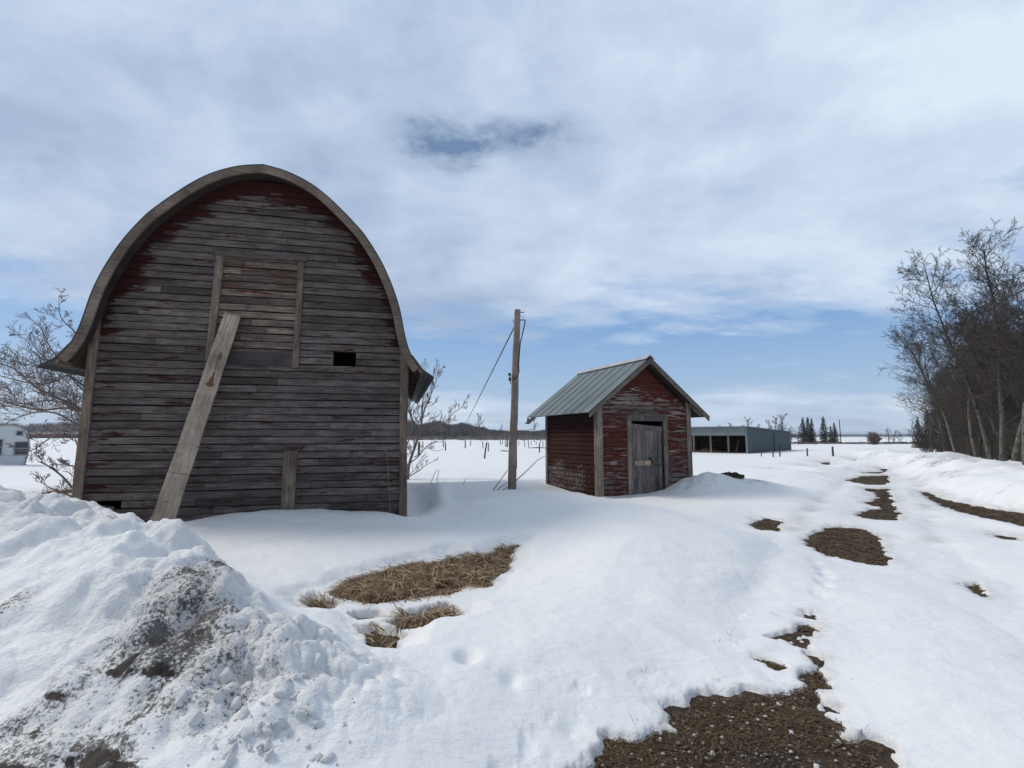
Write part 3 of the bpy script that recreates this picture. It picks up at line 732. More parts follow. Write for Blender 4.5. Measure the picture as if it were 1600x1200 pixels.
tag(m.build('short_board', M['patch'], loc=(q[0], q[1], .0), rot=(0, R(2), BA)), 'short pale board standing in the snow behind the foot of the leaning plank', 'board')

# ------------------------------------------------------------------ the small red shed
SW, SDp = 2.93, 2.78; SE, SPK = 2.36, 3.46; SXC = SW / 2
shed = empty('shed', tuple(SO), SA, 'small red gabled shed with peeling paint and a grey metal roof', 'shed')
def rw(z): return SXC if z < SE else max(0., SXC * (SPK - z) / (SPK - SE))
m = MB()
def spaint(x, z):
    p = 0.
    q = z + .10 * math.sin(x * 3.7 + 1) + .06 * math.sin(x * 8.3)
    p += .12 * max(0, min(1, (q - 2.75) / .35))
    p -= .10 * math.exp(-((q - 2.35) / .28) ** 2) * math.exp(-((x - 1.5) / 1.1) ** 2)
    p -= .05 * max(0, min(1, (x - 1.9) / .4)) * (q < 2.3)
    p += .04 * (x < .9) * math.exp(-((q - 1.5) / .4) ** 2)
    p -= .04 * max(0, min(1, (1. - q) / .3))
    return p + .035 * math.sin(z * 53. + x * .7)
siding(m, gap=.011, x0f=lambda z: SXC - rw(z) + .02, x1f=lambda z: SXC + rw(z) - .02, z0=.05, z1=SPK, e=.118, lip=.016, paintf=spaint, holes=[(.985, 2.02, 0, 2.0)], jseed=21, clip=True, blen=(1.6, 3.4), step=.12)
m.build('front_wall', M['redwood'], shed)
for sx, x_ in ((-1, 0.), (1, SW)):
    r_ = MB(); siding(r_, lambda z: .03, lambda z: SDp - .02, .05, 2.28, .118, lip=.016, jseed=31 + sx, blen=(2.7, 3.2), paintf=lambda x, z: .09 - .155 * max(0, min(1, (1.0 + .12 * math.sin(x * 4) - z) / .35)) * max(0, min(1, (x - .3) / .5)))
    m = MB()
    for v in r_.v: m.v.append((x_ - sx * v[1] if sx > 0 else x_ + v[1], v[0], v[2]))
    m.bd = r_.bd; m.f = [tuple(f) for f in r_.f]; 
    m.build('side_wall', M['redwood_shaded'], shed)
m = MB(); m.box(.02, .05, .03, SDp - .05, .05, 2.3); m.build('sheathing', M['groove_shade'], shed)
m = MB(); m.box(SW - .05, SW - .02, .03, SDp - .05, .05, 2.3); m.build('sheathing', M['groove_shade'], shed)
m = MB()
for z_ in np.arange(.05, 3.40, .1):
    h_ = rw(z_ + .1) - .05
    if h_ <= 0: continue
    if z_ < 2.0: m.box(SXC - h_, .985, .014, .03, z_, z_ + .1); m.box(2.02, SXC + h_, .014, .03, z_, z_ + .1)
    else: m.box(SXC - h_, SXC + h_, .014, .03, z_, z_ + .1)
m.build('sheathing', M['groove_shade'], shed)
m = MB(); m.poly_prism([(.02, .02), (SW - .02, .02), (SW - .02, SE - .05), (SXC, SPK - .06), (.02, SE - .05)], SDp - .04, SDp); m.build('back_wall', M['redwood_shaded'], shed)
m = MB(); m.box(.02, SW - .02, .02, SDp - .05, 0., .05); m.build('floor', M['greyboard'], shed)
for x0, x1, zt in ((-.035, .115, 2.40), (SW - .115, SW + .03, 2.62)):
    m = MB(); m.box(x0, x1, -.042, -.002, -.05, zt, (random.random(), 0, 0, 0)); m.build('corner_board', M['shed_trim'], shed)
for x0, y0_ in ((-.045, .0), (-.045, SDp - .11), (SW + .018, .0)):
    m = MB(); m.box(x0, x0 + .027, y0_, y0_ + .11, -.05, 2.25, (random.random(), 0, 0, 0)); m.build('corner_board', M['shed_trim'], shed)
sl = (3.64 - 2.19) / (SXC + .40); ro = -.27; rb = SDp + .50
def roofz(x, base=3.64): return base - abs(x - SXC) * sl
for sg in (-1, 1):
    ex = SXC + sg * (SXC + .42 + (.06 if sg > 0 else 0)); m = MB(); N = 8
    ys = [ro]
    for k in range(N):
        yy = ro + (rb - ro) * (k + 1) / N; ys += [yy - .035, yy - .03, yy - .008, yy - .003] if k < N - 1 else [yy]
    top0 = []; top1 = []; 
    for i, yy in enumerate(ys):
        h = .02 if (i % 4 in (2, 3) and 0 < i < len(ys) - 1) else 0.
        top0.append((SXC, yy, 3.66 + h)); top1.append((ex, yy, roofz(ex) + .02 + h))
    bot1 = [(ex, yy, roofz(ex) + .004) for yy in ys]; bot0 = [(SXC, yy, 3.644) for yy in ys]
    m.strip([top0, top1, bot1, bot0]); m.build('roof_sheet', M['tin'], shed)
    m = MB(); x_ = ex - sg * .05
    m.hexa([(SXC, ro + .03, 3.60), (x_, ro + .03, roofz(x_) - .04), (x_, rb - .02, roofz(x_) - .04), (SXC, rb - .02, 3.60), (SXC, ro + .03, 3.635), (x_, ro + .03, roofz(x_) - .005), (x_, rb - .02, roofz(x_) - .005), (SXC, rb - .02, 3.635)])
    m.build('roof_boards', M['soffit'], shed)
    m = MB(); bxx = ex - sg * .02
    m.hexa([(SXC, ro - .012, 3.50), (bxx, ro - .012, roofz(bxx) - .13 + .0), (bxx, ro + .024, roofz(bxx) - .13), (SXC, ro + .024, 3.50), (SXC, ro - .012, 3.636), (bxx, ro - .012, roofz(bxx) - .008), (bxx, ro + .024, roofz(bxx) - .008), (SXC, ro + .024, 3.636)], (random.random(), 0, 0, 0))
    m.build('barge_board', M['shed_barge'], shed)
    for yy in (ro + .10,):
        m = MB(); m.bar((SXC + sg * 1.35, yy, roofz(SXC + sg * 1.35) - .11), (SXC + sg * 1.75, yy, roofz(SXC + sg * 1.75) - .10), .04, .10); m.build('rafter_tail', M['shed_trim'], shed)
m = MB()
m.hexa([(SXC - .13, ro - .01, 3.60), (SXC, ro - .01, 3.70), (SXC, rb + .02, 3.70), (SXC - .13, rb + .02, 3.60), (SXC - .13, ro - .01, 3.612), (SXC, ro - .01, 3.714), (SXC, rb + .02, 3.714), (SXC - .13, rb + .02, 3.612)])
m.hexa([(SXC + .002, ro - .01, 3.70), (SXC + .13, ro - .01, 3.60), (SXC + .13, rb + .02, 3.60), (SXC + .002, rb + .02, 3.70), (SXC + .002, ro - .01, 3.714), (SXC + .13, ro - .01, 3.612), (SXC + .13, rb + .02, 3.612), (SXC + .002, rb + .02, 3.714)])
m.build('ridge_cap', M['tin_cap'], shed)
m = MB(); m.box(-.42, -.36, rb - .03, rb + .0, 1.98, 2.16); m.bar((-.42, rb - .5, 2.16), (-.40, rb + .02, 1.99), .16, .01); m.build('bent_flashing', M['tin_eave'], shed)
# door with frame
for x0, x1, z0, z1, r_ in ((.865, .985, -.05, 2.0, .95), (2.02, 2.14, -.05, 2.0, .4), (.86, 2.16, 2.0, 2.15, .2)):
    m = MB(); m.box(x0, x1, -.045, .0, z0, z1, (r_, 0, 0, 0)); m.build('door_frame', M['shed_trim' if r_ > .3 else 'door'], shed)
m = MB(); m.box(.93, 2.1, -.062, -.03, 2.0 + .15, 2.185, (.1, 0, 0, 0)); m.build('door_frame', M['door'], shed)
dr = MB(); xs = np.linspace(1.035, 1.97, 8)
for i in range(7):
    dzt = -.07 * (xs[i] - 1.0); dr.hexa([(xs[i] + .003, -.012, .0), (xs[i + 1] - .003, -.012, .0), (xs[i + 1] - .003, .02, .0), (xs[i] + .003, .02, .0), (xs[i] + .003, -.012, 1.925 + dzt), (xs[i + 1] - .003, -.012, 1.925 - .07 * (xs[i + 1] - 1.0)), (xs[i + 1] - .003, .02, 1.925 + dzt), (xs[i] + .003, .02, 1.925 + dzt)])
door = dr.build('door', M['door'], shed)
for (x0, x1, z0, z1) in ((1.0, 1.10, .0, 1.93), (1.83, 1.92, .0, 1.87)):
    m = MB(); m.box(x0, x1, -.034, -.013, z0, z1, (.55, 0, 0, 0)); m.build('door_stile', M['door'], door)
m = MB(); m.hexa([(1.1, -.035, 1.80), (1.97, -.035, 1.73), (1.97, -.013, 1.73), (1.1, -.013, 1.80), (1.1, -.035, 1.92), (1.97, -.035, 1.855), (1.97, -.013, 1.855), (1.1, -.013, 1.92)], (.5, 0, 0, 0)); m.build('door_rail', M['door'], door)
for x0, x1 in ((1.07, 1.145), (1.15, 1.36), (1.385, 1.56)):
    m = MB(); m.box(x0, x1, -.044, -.030 if x0 < 1.1 else -.013, .86, .985, (random.random(), 0, 0, 0)); m.build('pale_patch', M['patch'], door)
m = MB(); m.tube([(1.57, -.05, 1.02), (1.61, -.07, .97), (1.68, -.09, .87), (1.78, -.09, .84), (1.88, -.085, .86), (1.96, -.07, .93), (1.98, -.05, 1.02)], .012, 6); m.box(1.53, 1.60, -.05, -.03, .99, 1.06); m.build('door_pull', M['black'], door)
for z_ in (1.45, .5):
    m = MB(); m.box(1.90, 2.03, -.052, -.046, z_, z_ + .05); m.box(1.945, 1.975, -.056, -.046, z_ - .06, z_ + .25 if z_ > 1 else z_ + .1); m.build('hinge', M['black'], door)

# ------------------------------------------------------------------ utility pole and its wires
PY = 13.2; pb_ = at_y(799, 768, PY); pt_ = at_y(808, 484, PY)
up = empty('utility_pole', (pb_[0], PY, 0.), 0, 'weathered wooden utility pole leaning slightly right between the barn and the red shed', 'pole')
def lp(u, v, dy=0.): w = at_y(u, v, PY + dy); return (w[0] - pb_[0], dy, w[2])
m = MB(); a = Vector((-.01, 0, -.3)); b = Vector(lp(808.5, 484)); pts = [a.lerp(b, t / 9) for t in range(10)]
for i, p_ in enumerate(pts): p_.x += .008 * math.sin(i * 1.7)
m.tube(pts, [.118 - .004 * i for i in range(10)], 14, bd=(.5, 0, 0, 0)); m.build('pole_shaft', M['pole'], up, smooth=False)
m = MB(); m.tube([lp(810, 488), lp(819, 488)], .012, 6); m.build('bracket', M['black'], up)
m = MB(); m.tube([lp(811, 500, -.02), lp(820.5, 500, -.05)], .014, 6); m.tube([lp(820.5, 500, -.05), lp(820, 506, -.06), lp(816, 523, -.1), lp(813, 535, -.12), lp(811.5, 552, -.13), lp(810.3, 570, -.13), lp(811, 580, -.13), lp(809, 587, -.13), lp(804, 592, -.14), lp(800, 594, -.13)], .016, 6); m.build('service_cable', M['black'], up)
m = MB(); m.tube([lp(805, 506), lp(801, 499), lp(802, 505)], .01, 5); m.build('hook', M['tin_cap'], up)
m = MB(); m.tube([lp(812, 494), lp(817, 494), lp(819, 499)], .006, 5); m.build('hook', M['tin_cap'], up)
m = MB(); m.tube([lp(797, 584, -.1), lp(795.5, 591, -.1)], [.03, .03], 8); ins = m.build('insulator', M['porcelain'], up)
m = MB(); m.tube([lp(796.5, 583, -.1), lp(796, 587, -.1)], .036, 8); m.tube([lp(797, 590, -.1), lp(796.5, 595, -.1)], .036, 8); m.tube([lp(796, 587, -.1), lp(803, 588, -.1)], .01, 6); m.tube([lp(797, 594, -.1), lp(798, 600, -.1)], .012, 6); m.build('clamp', M['black'], ins)
for v_ in (609.5, 614.5): m = MB(); m.tube([lp(795, v_, -.1), lp(802, v_, -.1)], .008, 6); m.build('step_bolt', M['tin_cap'], up)
m = MB(); m.box(.095, .15, .02, .07, .75, 1.6); m.build('cable_guard', M['black'], up)
A = at_y(804, 510, PY); B = at_y(726, 664, 235.0); m = MB(); pts = []
for i in range(30):
    t = (i / 29) ** 2.2; p_ = A * (1 - t) + B * t
    pts.append((p_[0], p_[1], p_[2] - .8 * t * (1 - t)))
m.tube(pts, [.016 + .05 * i / 29 for i in range(30)], 5); tag(m.build('overhead_wire', M['wire']), 'thin dark wire sloping down to the left from the wooden utility pole', 'wire')

# ------------------------------------------------------------------ bare trees
def grow(S, p, d, L, r, lvl, P, rr):
    """P: levels, seg, child count per level, angle, shrink, curl"""
    nseg = P['seg'][lvl]; step = L / nseg; pts = [p]; dirs = [d]
    for i in range(nseg):
        j = P['curl'][lvl]
        d = (d + Vector((rr.gauss(0, j), rr.gauss(0, j), rr.gauss(0, j) + P['up'][lvl]))).normalized()
        p2 = p + d * step; r0 = r * (1 - .85 * i / nseg) if lvl else r * (1 - .78 * i / nseg); r1 = r * (1 - .85 * (i + 1) / nseg) if lvl else r * (1 - .78 * (i + 1) / nseg)
        S[0 if lvl == 0 else 1].add(p, p2, max(r0, P['rmin']), max(r1, P['rmin'])); p = p2; pts.append(p); dirs.append(d)
    if lvl + 1 < P['levels']:
        n = P['kids'][lvl]; n = int(n * rr.uniform(.8, 1.2) + .5)
        for k in range(n):
            t = P['from'][lvl] + (1 - P['from'][lvl]) * (k + rr.random()) / n; f = min(t * nseg, nseg - .01); i = int(f)
            q = pts[i].lerp(pts[i + 1], f - i); dd = dirs[i + 1]
            side = Vector((rr.gauss(0, 1), rr.gauss(0, 1), rr.gauss(0, .6))); side = (side - dd * side.dot(dd)).normalized()
            a = R(rr.uniform(*P['ang'][lvl])); cd = (dd * math.cos(a) + side * math.sin(a)).normalized()
            taper = (1 - t * .65) if lvl == 0 else (1 - t * .5)
            grow(S, q, cd, L * P['len'][lvl] * taper * rr.uniform(.75, 1.25), max(r * P['rad'][lvl] * (1 - t * .5), P['rmin']), lvl + 1, P, rr)
POP = dict(levels=4, seg=[12, 7, 4, 3], curl=[.045, .14, .20, .24], up=[.0, .07, .05, .03], kids=[44, 12, 8, 0], len=[.38, .46, .42, 0], rad=[.32, .42, .5, 0], ang=[(30, 62), (28, 60), (28, 65), 0], rmin=.0055)
POP['from'] = [.22, .15, .15, 0]
def tree_protos(name, count, height, rad, P, seed, lean=.04):
    out = []
    for i in range(count):
        rr = random.Random(seed + i); S = (Segs(), Segs())
        grow(S, Vector((0, 0, -.3)), Vector((rr.gauss(0, lean), rr.gauss(0, lean), 1)).normalized(), height, rad * rr.uniform(.85, 1.15), 0, P, rr)
        out.append((S[0].mesh(name + '_trunk', 8), S[1].mesh(name + '_crown', 3)))
    return out
def put_tree(name, proto, loc, rz, sc, label, cat, group, mt, mc, lean=(0, 0)):
    r = empty(name, loc, 0, label, cat, group); r.rotation_euler = (lean[0], lean[1], rz); r.scale = (sc, sc, sc)
    for nm, me, mt_ in (('trunk', proto[0], mt), ('crown', proto[1], mc)):
        if not me.materials: me.materials.append(mt_)
        o = bpy.data.objects.new(nm, me); col.objects.link(o); o.parent = r
    return r
pops = tree_protos('poplar', 5, 9.0, .088, POP, 300)
rr = random.Random(5)
spots = [  # px of the base, distance, scale
 (1598, 15.2, .86, 'pale trunked bare poplar standing nearest the right edge of the view'),
 (1576, 16.0, .90, 'slim bare poplar just left of the nearest trunk at the right edge'),
 (1548, 19.0, .94, 'pale bare poplar with a thick leaning trunk behind the snow bank'),
 (1524, 21.5, .84, 'tall bare poplar whose twigs reach furthest out over the drive'),
 (1562, 18.0, .92, 'many branched bare poplar between the slim one and the thick leaning one'),
 (1626, 14.6, .86, 'bare poplar cut off by the right edge of the view'),
 (1496, 26.0, .88, 'bare poplar in the middle of the roadside row'),
 (1476, 31.0, .84, 'bare poplar near the far end of the roadside row'),
 (1456, 38.0, .76, 'last bare poplar at the far left end of the roadside row')]
for i, (u, d, sc, lb) in enumerate(spots):
    w = at_y(u, 700, d); put_tree('poplar_tree', pops[(i * 2 + 1) % 5], (w[0], d, surface_z(w[0], d) - .1), rr.uniform(0, 6.28), sc, lb, 'tree', 'bare poplars along the drive', M['poplar_bark'], M['twig'], (rr.uniform(-.03, .03), rr.uniform(-.085, -.01)))
for i in range(42):
    d = 16.5 + i * .85 + rr.uniform(-.8, .8); edge = np.interp(d, [15, 19, 26, 31, 38, 55], [16.8, 19.2, 24.4, 28.2, 33.6, 46.5])
    x_ = edge + rr.uniform(.3, 3.8); 
    put_tree('poplar_tree', pops[rr.randrange(5)], (x_, d, .1), rr.uniform(0, 6.28), rr.uniform(.62, .86), 'thin bare poplar in the crowded trees behind the roadside row', 'tree', 'bare poplars behind the roadside row', M['poplar_bark'], M['twig'], (rr.uniform(-.05, .05), rr.uniform(-.12, .02)))
# undergrowth at the foot of the row
BUSH = dict(levels=3, seg=[6, 4, 3], curl=[.10, .16, .2], up=[.03, .06, .03], kids=[7, 5, 0], len=[.5, .5, 0], rad=[.55, .6, 0], ang=[(15, 45), (20, 50), 0], rmin=.005); BUSH['from'] = [.25, .2, 0]
def bush_mesh(name, n, h, r0, seed, spread=.45, P=BUSH):
    rr = random.Random(seed); S = (Segs(), Segs())
    for k in range(n):
        a = rr.uniform(0, 6.28); s_ = rr.uniform(.05, spread)
        grow(S, Vector((math.cos(a) * .12 * rr.random(), math.sin(a) * .12 * rr.random(), -.15)), Vector((math.cos(a) * s_, math.sin(a) * s_, 1)).normalized(), h * rr.uniform(.6, 1.1), r0, 0, P, rr)
    S[0].d += S[1].d; return S[0].mesh(name, 4)
bm_ = [bush_mesh('bush', 12, 1.5, .012, 41 + k) for k in range(2)]
for me_ in bm_: me_.materials.append(M['twig'])
for i in range(16):
    d = 17 + i * 1.7; edge = np.interp(d, [15, 19, 26, 31, 38, 55], [15.4, 17.8, 22.7, 26.2, 31.5, 44]); x_ = edge + rr.uniform(-.2, 1.6)
    o = bpy.data.objects.new('roadside_shrub', bm_[i % 2]); col.objects.link(o); o.location = (x_, d, surface_z(x_, d)); o.rotation_euler = (0, 0, rr.uniform(0, 6)); sc = rr.uniform(.7, 1.5); o.scale = (sc, sc, sc)
    tag(o, 'low leafless shrub among the trunks of the roadside poplars', 'shrub', 'shrubs under the roadside poplars')

# tree left of the barn: main limbs led along measured lines, twigs grown from them
def path_tree(name, limbs, seed, loc, twigP, label, cat, mats, trunk_rows=()):
    rr = random.Random(seed); root = empty(name, loc, 0, label, cat); St = Segs(); Sc = Segs()
    for pts, r0, r1, tn, tl, istrunk in limbs:
        pts = [Vector(p_) - Vector(loc) for p_ in pts]; pts = [Vector(q_) for q_ in catmull(pts, 5)]; n = len(pts)
        for i in range(n - 1):
            (St if istrunk else Sc).add(pts[i], pts[i + 1], r0 + (r1 - r0) * i / (n - 1), r0 + (r1 - r0) * (i + 1) / (n - 1))
        for k in range(tn):
            t = (k + rr.random()) / tn * .92 + .06; f = min(t * (n - 1), n - 1.01); i = int(f); q = pts[i].lerp(pts[i + 1], f - i); dd = (pts[i + 1] - pts[i]).normalized()
            side = Vector((rr.gauss(0, 1), rr.gauss(0, 1), rr.gauss(.55, 1))); side = (side - dd * side.dot(dd)).normalized(); a = R(rr.uniform(25, 70))
            grow((Sc, Sc), q, (dd * math.cos(a) + side * math.sin(a)).normalized(), tl * rr.uniform(.5, 1.3) * (1 - .4 * t), max(.30 * (r0 + (r1 - r0) * t), .006), 1, twigP, rr)
    link_mesh('trunk', St.mesh('trunk', 7), mats[0], root); link_mesh('crown', Sc.mesh('crown', 4), mats[1], root); return root
def catmull(P, n):
    out = []
    for i in range(len(P) - 1):
        p0 = P[max(i - 1, 0)]; p1 = P[i]; p2 = P[i + 1]; p3 = P[min(i + 2, len(P) - 1)]
        for t in range(n):
            t /= n; out.append(.5 * ((2 * p1) + (-p0 + p2) * t + (2 * p0 - 5 * p1 + 4 * p2 - p3) * t * t + (-p0 + 3 * p1 - 3 * p2 + p3) * t ** 3))
    out.append(P[-1]); return out
TW = dict(levels=4, seg=[5, 7, 6, 5], curl=[.1, .10, .10, .09], up=[0, .06, .06, .05], kids=[0, 7, 4, 0], len=[0, .68, .62, 0], rad=[0, .5, .55, 0], ang=[(20, 50), (25, 60), (25, 60), 0], rmin=.0042); TW['from'] = [0, .2, .15, 0]
TX, TY = -9.9, 12.6
def wy(u, v, y_): return tuple(at_y(u, v, y_))
limbs = [([(TX, TY, -.2), (TX + .02, TY, .6), (TX - .05, TY, 1.3), (TX - .15, TY, 2.1), (TX - .2, TY + .1, 3.0), (TX - .1, TY + .2, 4.2)], .16, .05, 6, 1.2, True)]
for ln, yy, r0, tn, tl in [([(195, 690), (135, 645), (90, 622), (55, 605), (20, 575), (-25, 560)], 12.3, .055, 26, 1.15), ([(195, 690), (130, 668), (85, 645), (40, 648), (-10, 672)], 12.0, .045, 22, .95),
                   ([(190, 700), (125, 673), (95, 675), (70, 690), (48, 704), (20, 702)], 11.6, .035, 10, .6), ([(200, 660), (140, 610), (100, 580), (70, 560), (38, 520)], 12.9, .045, 18, 1.0),
                   ([(205, 640), (150, 560), (118, 520), (95, 495), (92, 462)], 13.4, .040, 14, .7), ([(195, 670), (120, 600), (80, 545), (60, 500)], 12.8, .035, 12, .7),
                   ([(200, 680), (120, 640), (60, 640), (0, 625), (-60, 600)], 12.8, .05, 22, 1.1), ([(200, 660), (130, 585), (70, 600), (10, 590), (-50, 570)], 13.2, .04, 20, 1.0),
                   ([(200, 700), (140, 660), (100, 630), (60, 627), (20, 640)], 13.0, .035, 16, .8), ([(200, 600), (230, 500), (240, 420)], 13.0, .05, 10, 1.0), ([(205, 650), (260, 560), (320, 500)], 13.4, .05, 10, 1.0)]:
    limbs.append(([wy(u, v, yy + .02 * k) for k, (u, v) in enumerate(ln)], r0 * .85, .006, int(tn * .95), tl * .9, False))
path_tree('bare_tree', limbs, 12, (TX, TY, 0), TW, 'wide bare tree spreading its twigs left of the barn above the caravan', 'tree', (M['twig_red'], M['twig_red']))
# low branches poking out at the barn's left corner
limbs = [([(-8.1, 10.1, -.1), wy(122, 772, 10.0), wy(98, 745, 9.9), wy(75, 728, 9.8), wy(60, 721, 9.7)], .028, .008, 5, .35, False), ([(-8.1, 10.1, .0), wy(122, 735, 10.2), wy(108, 728, 10.2), wy(95, 722, 10.2)], .02, .007, 6, .35, False),
         ([(-8.1, 10.1, -.1), wy(118, 780, 10.1), wy(98, 770, 10.0), wy(74, 760, 9.9), wy(66, 748, 9.9)], .02, .006, 6, .35, False), ([(-8.1, 10.1, 0), wy(126, 710, 10.4), wy(118, 690, 10.4), wy(110, 686, 10.4)], .02, .006, 5, .35, False),
         ([(-8.1, 10.1, -.1), wy(125, 780, 10.1), wy(110, 782, 10.1), wy(98, 776, 10.1)], .016, .006, 4, .3, False), ([(-8.1, 10.1, -.2), (-8.12, 10.1, .1), (-8.2, 10.1, .3)], .04, .02, 2, .4, True)]
path_tree('shrub', limbs, 9, (-8.1, 10.1, 0), TW, 'leafless shrub with low branches at the left front corner of the barn', 'shrub', (M['twig'], M['twig_red']))
m = MB(); q0 = np.array(wy(50, 775, 9.6)); q1 = np.array(wy(125, 766, 10.0)); m.tube([tuple(q0), tuple((q0 * 2 + q1) / 3 + np.array([0, 0, .01])), tuple(q1)], [.012, .035, .02], 7)
rr = random.Random(3)
for k in range(60):
    t = rr.uniform(.15, 1); p_ = q0 * (1 - t) + q1 * t; e_ = p_ + np.array([rr.uniform(-.25, .12), rr.uniform(-.1, .1), rr.uniform(-.03, .16)]); m.tube([tuple(p_), tuple(e_)], [.006, .003], 3, cap=False)
tag(m.build('fallen_branch', M['stalk']), 'fallen brown branch with dry twigs lying on snow left of the barn', 'branch')
# sapling right of the barn
def zz(X, Y): return (630 + X * .1625, 620 + Y * .1625)
def zl(L_, d): return [wy(*zz(*p_), d + .03 * k) for k, p_ in enumerate(L_)]
SY = 17.2
limbs = [(zl([(45, 790), (47, 740), (60, 640), (110, 490), (150, 360), (170, 280), (185, 100), (195, -60), (205, -250)], SY), .060, .014, 10, .7, True),
         (zl([(45, 700), (28, 600), (35, 470), (90, 280), (60, 150), (70, 20)], SY + .2), .03, .008, 12, .6, False), (zl([(170, 300), (190, 180), (230, 60), (300, -100), (350, -300)], SY - .1), .03, .007, 14, .55, False),
         (zl([(60, 640), (150, 570), (250, 455), (380, 430)], SY - .3), .022, .006, 5, .4, False), (zl([(240, 490), (310, 520), (390, 505)], SY - .3), .01, .005, 1, .2, False), (zl([(60, 765), (150, 710), (220, 655), (290, 620)], SY - .5), .02, .006, 4, .35, False),
         (zl([(190, 320), (300, 300), (400, 240), (480, 160), (560, 100), (600, 20)], SY + .3), .02, .006, 12, .5, False), (zl([(160, 340), (100, 240), (50, 120), (20, 0)], SY + .4), .025, .006, 12, .6, False),
         (zl([(200, 120), (260, 10), (280, -150), (290, -220)], SY), .018, .006, 8, .5, False), (zl([(60, 600), (100, 540), (110, 420)], SY + .5), .02, .006, 5, .4, False)]
b_ = wy(*zz(45, 790), SY); TS = dict(TW, kids=[0, 5, 2, 0], ang=[(15, 35), (20, 50), (20, 50), 0], up=[0, .10, .08, .06], len=[0, .6, .6, 0], rmin=.0058)
path_tree('sapling', limbs, 4, (b_[0], SY, 0), TS, 'thin bare sapling with upright twigs beside the right wall of the barn', 'tree', (M['twig_red'], M['twig_red']))
for pts, lb in (([(215, 990), (240, 890), (300, 740), (325, 700)], 'bent dry stem in the snow right of the barn, longer of the pair'), ([(345, 945), (325, 790), (345, 700)], 'upright dry stem in the snow right of the barn, right of the pair'), ([(545, 965), (570, 870), (595, 795)], 'lone dry stem in open snow between barn and pole')):
    m = MB(); d0 = 13.5; m.tube([tuple(at_y(*zz(*p_), d0)) for p_ in pts], [.010, .008, .007, .005][:len(pts)], 5); tag(m.build('dry_weed', M['stalk']), lb, 'stem')
for k, (pts, lb) in enumerate((([(820, 970), (880, 880), (1000, 710)], 'lowest dry stick propped against the foot of the utility pole'), ([(835, 965), (900, 900), (1000, 820)], 'middle dry stick in the snow left of the utility pole foot'), ([(885, 980), (940, 910), (1000, 865)], 'shortest dry stick in the snow by the utility pole foot'), ([(1085, 805), (1200, 700), (1290, 610), (1365, 568)], 'long bent dry stick rising right of the utility pole'))):
    m = MB(); m.tube([tuple(at_y(*zz(*p_), 12.7 + .15 * k)) for p_ in pts], [.015, .012, .01, .007][:len(pts)], 5); tag(m.build('dry_stick', M['stalk']), lb, 'stick')
m = MB(); m.tube([tuple(barn_w) for barn_w in [on_plane(610, 800, BR + BN * -.25, BN), on_plane(608, 760, BR + BN * -.25, BN), on_plane(604, 706, BR + BN * -.25, BN)]], [.007, .006, .004], 5)
hh = on_plane(603, 705, BR + BN * -.25, BN); m.tube([tuple(hh), tuple(hh + np.array([0, 0, .04]))], [.02, .012], 6); tag(m.build('dried_thistle', M['stalk']), 'dried weed stem with a pale seed head against the barn wall', 'weed')

# ------------------------------------------------------------------ stakes in the old orchard, fence posts
def post(u, vb, vt, wpx, label, group, name='wooden_stake', lean=0., zb=.14):
    b = at_z(u, vb, zb); h = (vb - vt) / F * b[1]; m = MB(); rad = max(wpx / F * b[1] / 2, .02)
    pts = [(0, 0, -.3), (lean * h * .5, 0, h * .5), (lean * h, 0, h)]; m.tube(pts, [rad * 1.05, rad, rad * .92], 7, bd=(random.random(), 0, 0, 0))
    o = m.build(name, M['post'], loc=(b[0], b[1], zb)); return tag(o, label, 'post', group)
stk = [(388, 490, 415, 10), (410, 525, 430, 12), (190, 500, 430, 10), (597, 500, 418, 12), (647, 472, 420, 8), (768, 500, 428, 9), (818, 533, 445, 11), (937, 465, 415, 7), (952, 455, 385, 7), (985, 487, 420, 8), (1110, 470, 420, 6),
       (1172, 487, 418, 8), (1208, 490, 418, 8), (1230, 470, 420, 6), (1262, 440, 415, 8), (1345, 490, 420, 8), (510, 412, 375, 8), (545, 410, 372, 8), (425, 412, 380, 9), (1280, 465, 425, 6), (680, 415, 395, 5), (880, 420, 395, 5), (1320, 445, 415, 6), (350, 412, 388, 5), (260, 420, 395, 6), (700, 405, 385, 5), (1070, 440, 410, 6), (1150, 430, 408, 5)]
for X, Yb, Yt, w in stk:
    u, vb = zz(X, Yb); _, vt = zz(X, Yt); post(u, vb, vt, max(w * .1625 * .9, .9), 'dark wooden stake standing in the snowy field beyond the barn', 'stakes in the snowy field', lean=random.uniform(-.1, .1))
u, vb = zz(775, 600); post(u, vb, zz(0, 440)[1], 2.4, 'thick dark stake leaning right, nearest of those in the snowy field', 'stakes in the snowy field', lean=.18)
u, vb = zz(150, 575); post(u, vb, zz(0, 435)[1], 3.6, 'stout grey post behind the bare sapling', 'stakes in the snowy field')
u, vb = zz(1310, 543); post(u, vb, zz(0, 443)[1], 1.9, 'dark stake just left of the red shed', 'stakes in the snowy field')
u, vb = zz(1000, 487); post(u, vb, zz(0, 405)[1], 2.4, 'dark stake seen close beside the left edge of the utility pole', 'stakes in the snowy field')
for X, Yb, Yt, w, lb in ((200, 425, 372, 1.5, 'short thin post in front of the blue shed wall, leftmost'), (292, 432, 372, 2.0, 'short post in front of the middle of the blue shed wall'), (345, 430, 335, 2.0, 'tallest post in front of the blue shed wall'), (560, 432, 352, 2.2, 'lone fence post right of the blue shed'), (760, 430, 340, 3.0, 'thick fence post with a wider cap right of the blue shed')):
    o = post(1150 + X * .2, 630 + Yb * .2, 630 + Yt * .2, w, lb, 'fence posts by the blue shed', name='fence_post')
post(1314, 693, 656, 1.3, 'tall thin pole beside the dark spruces', None, name='pole')
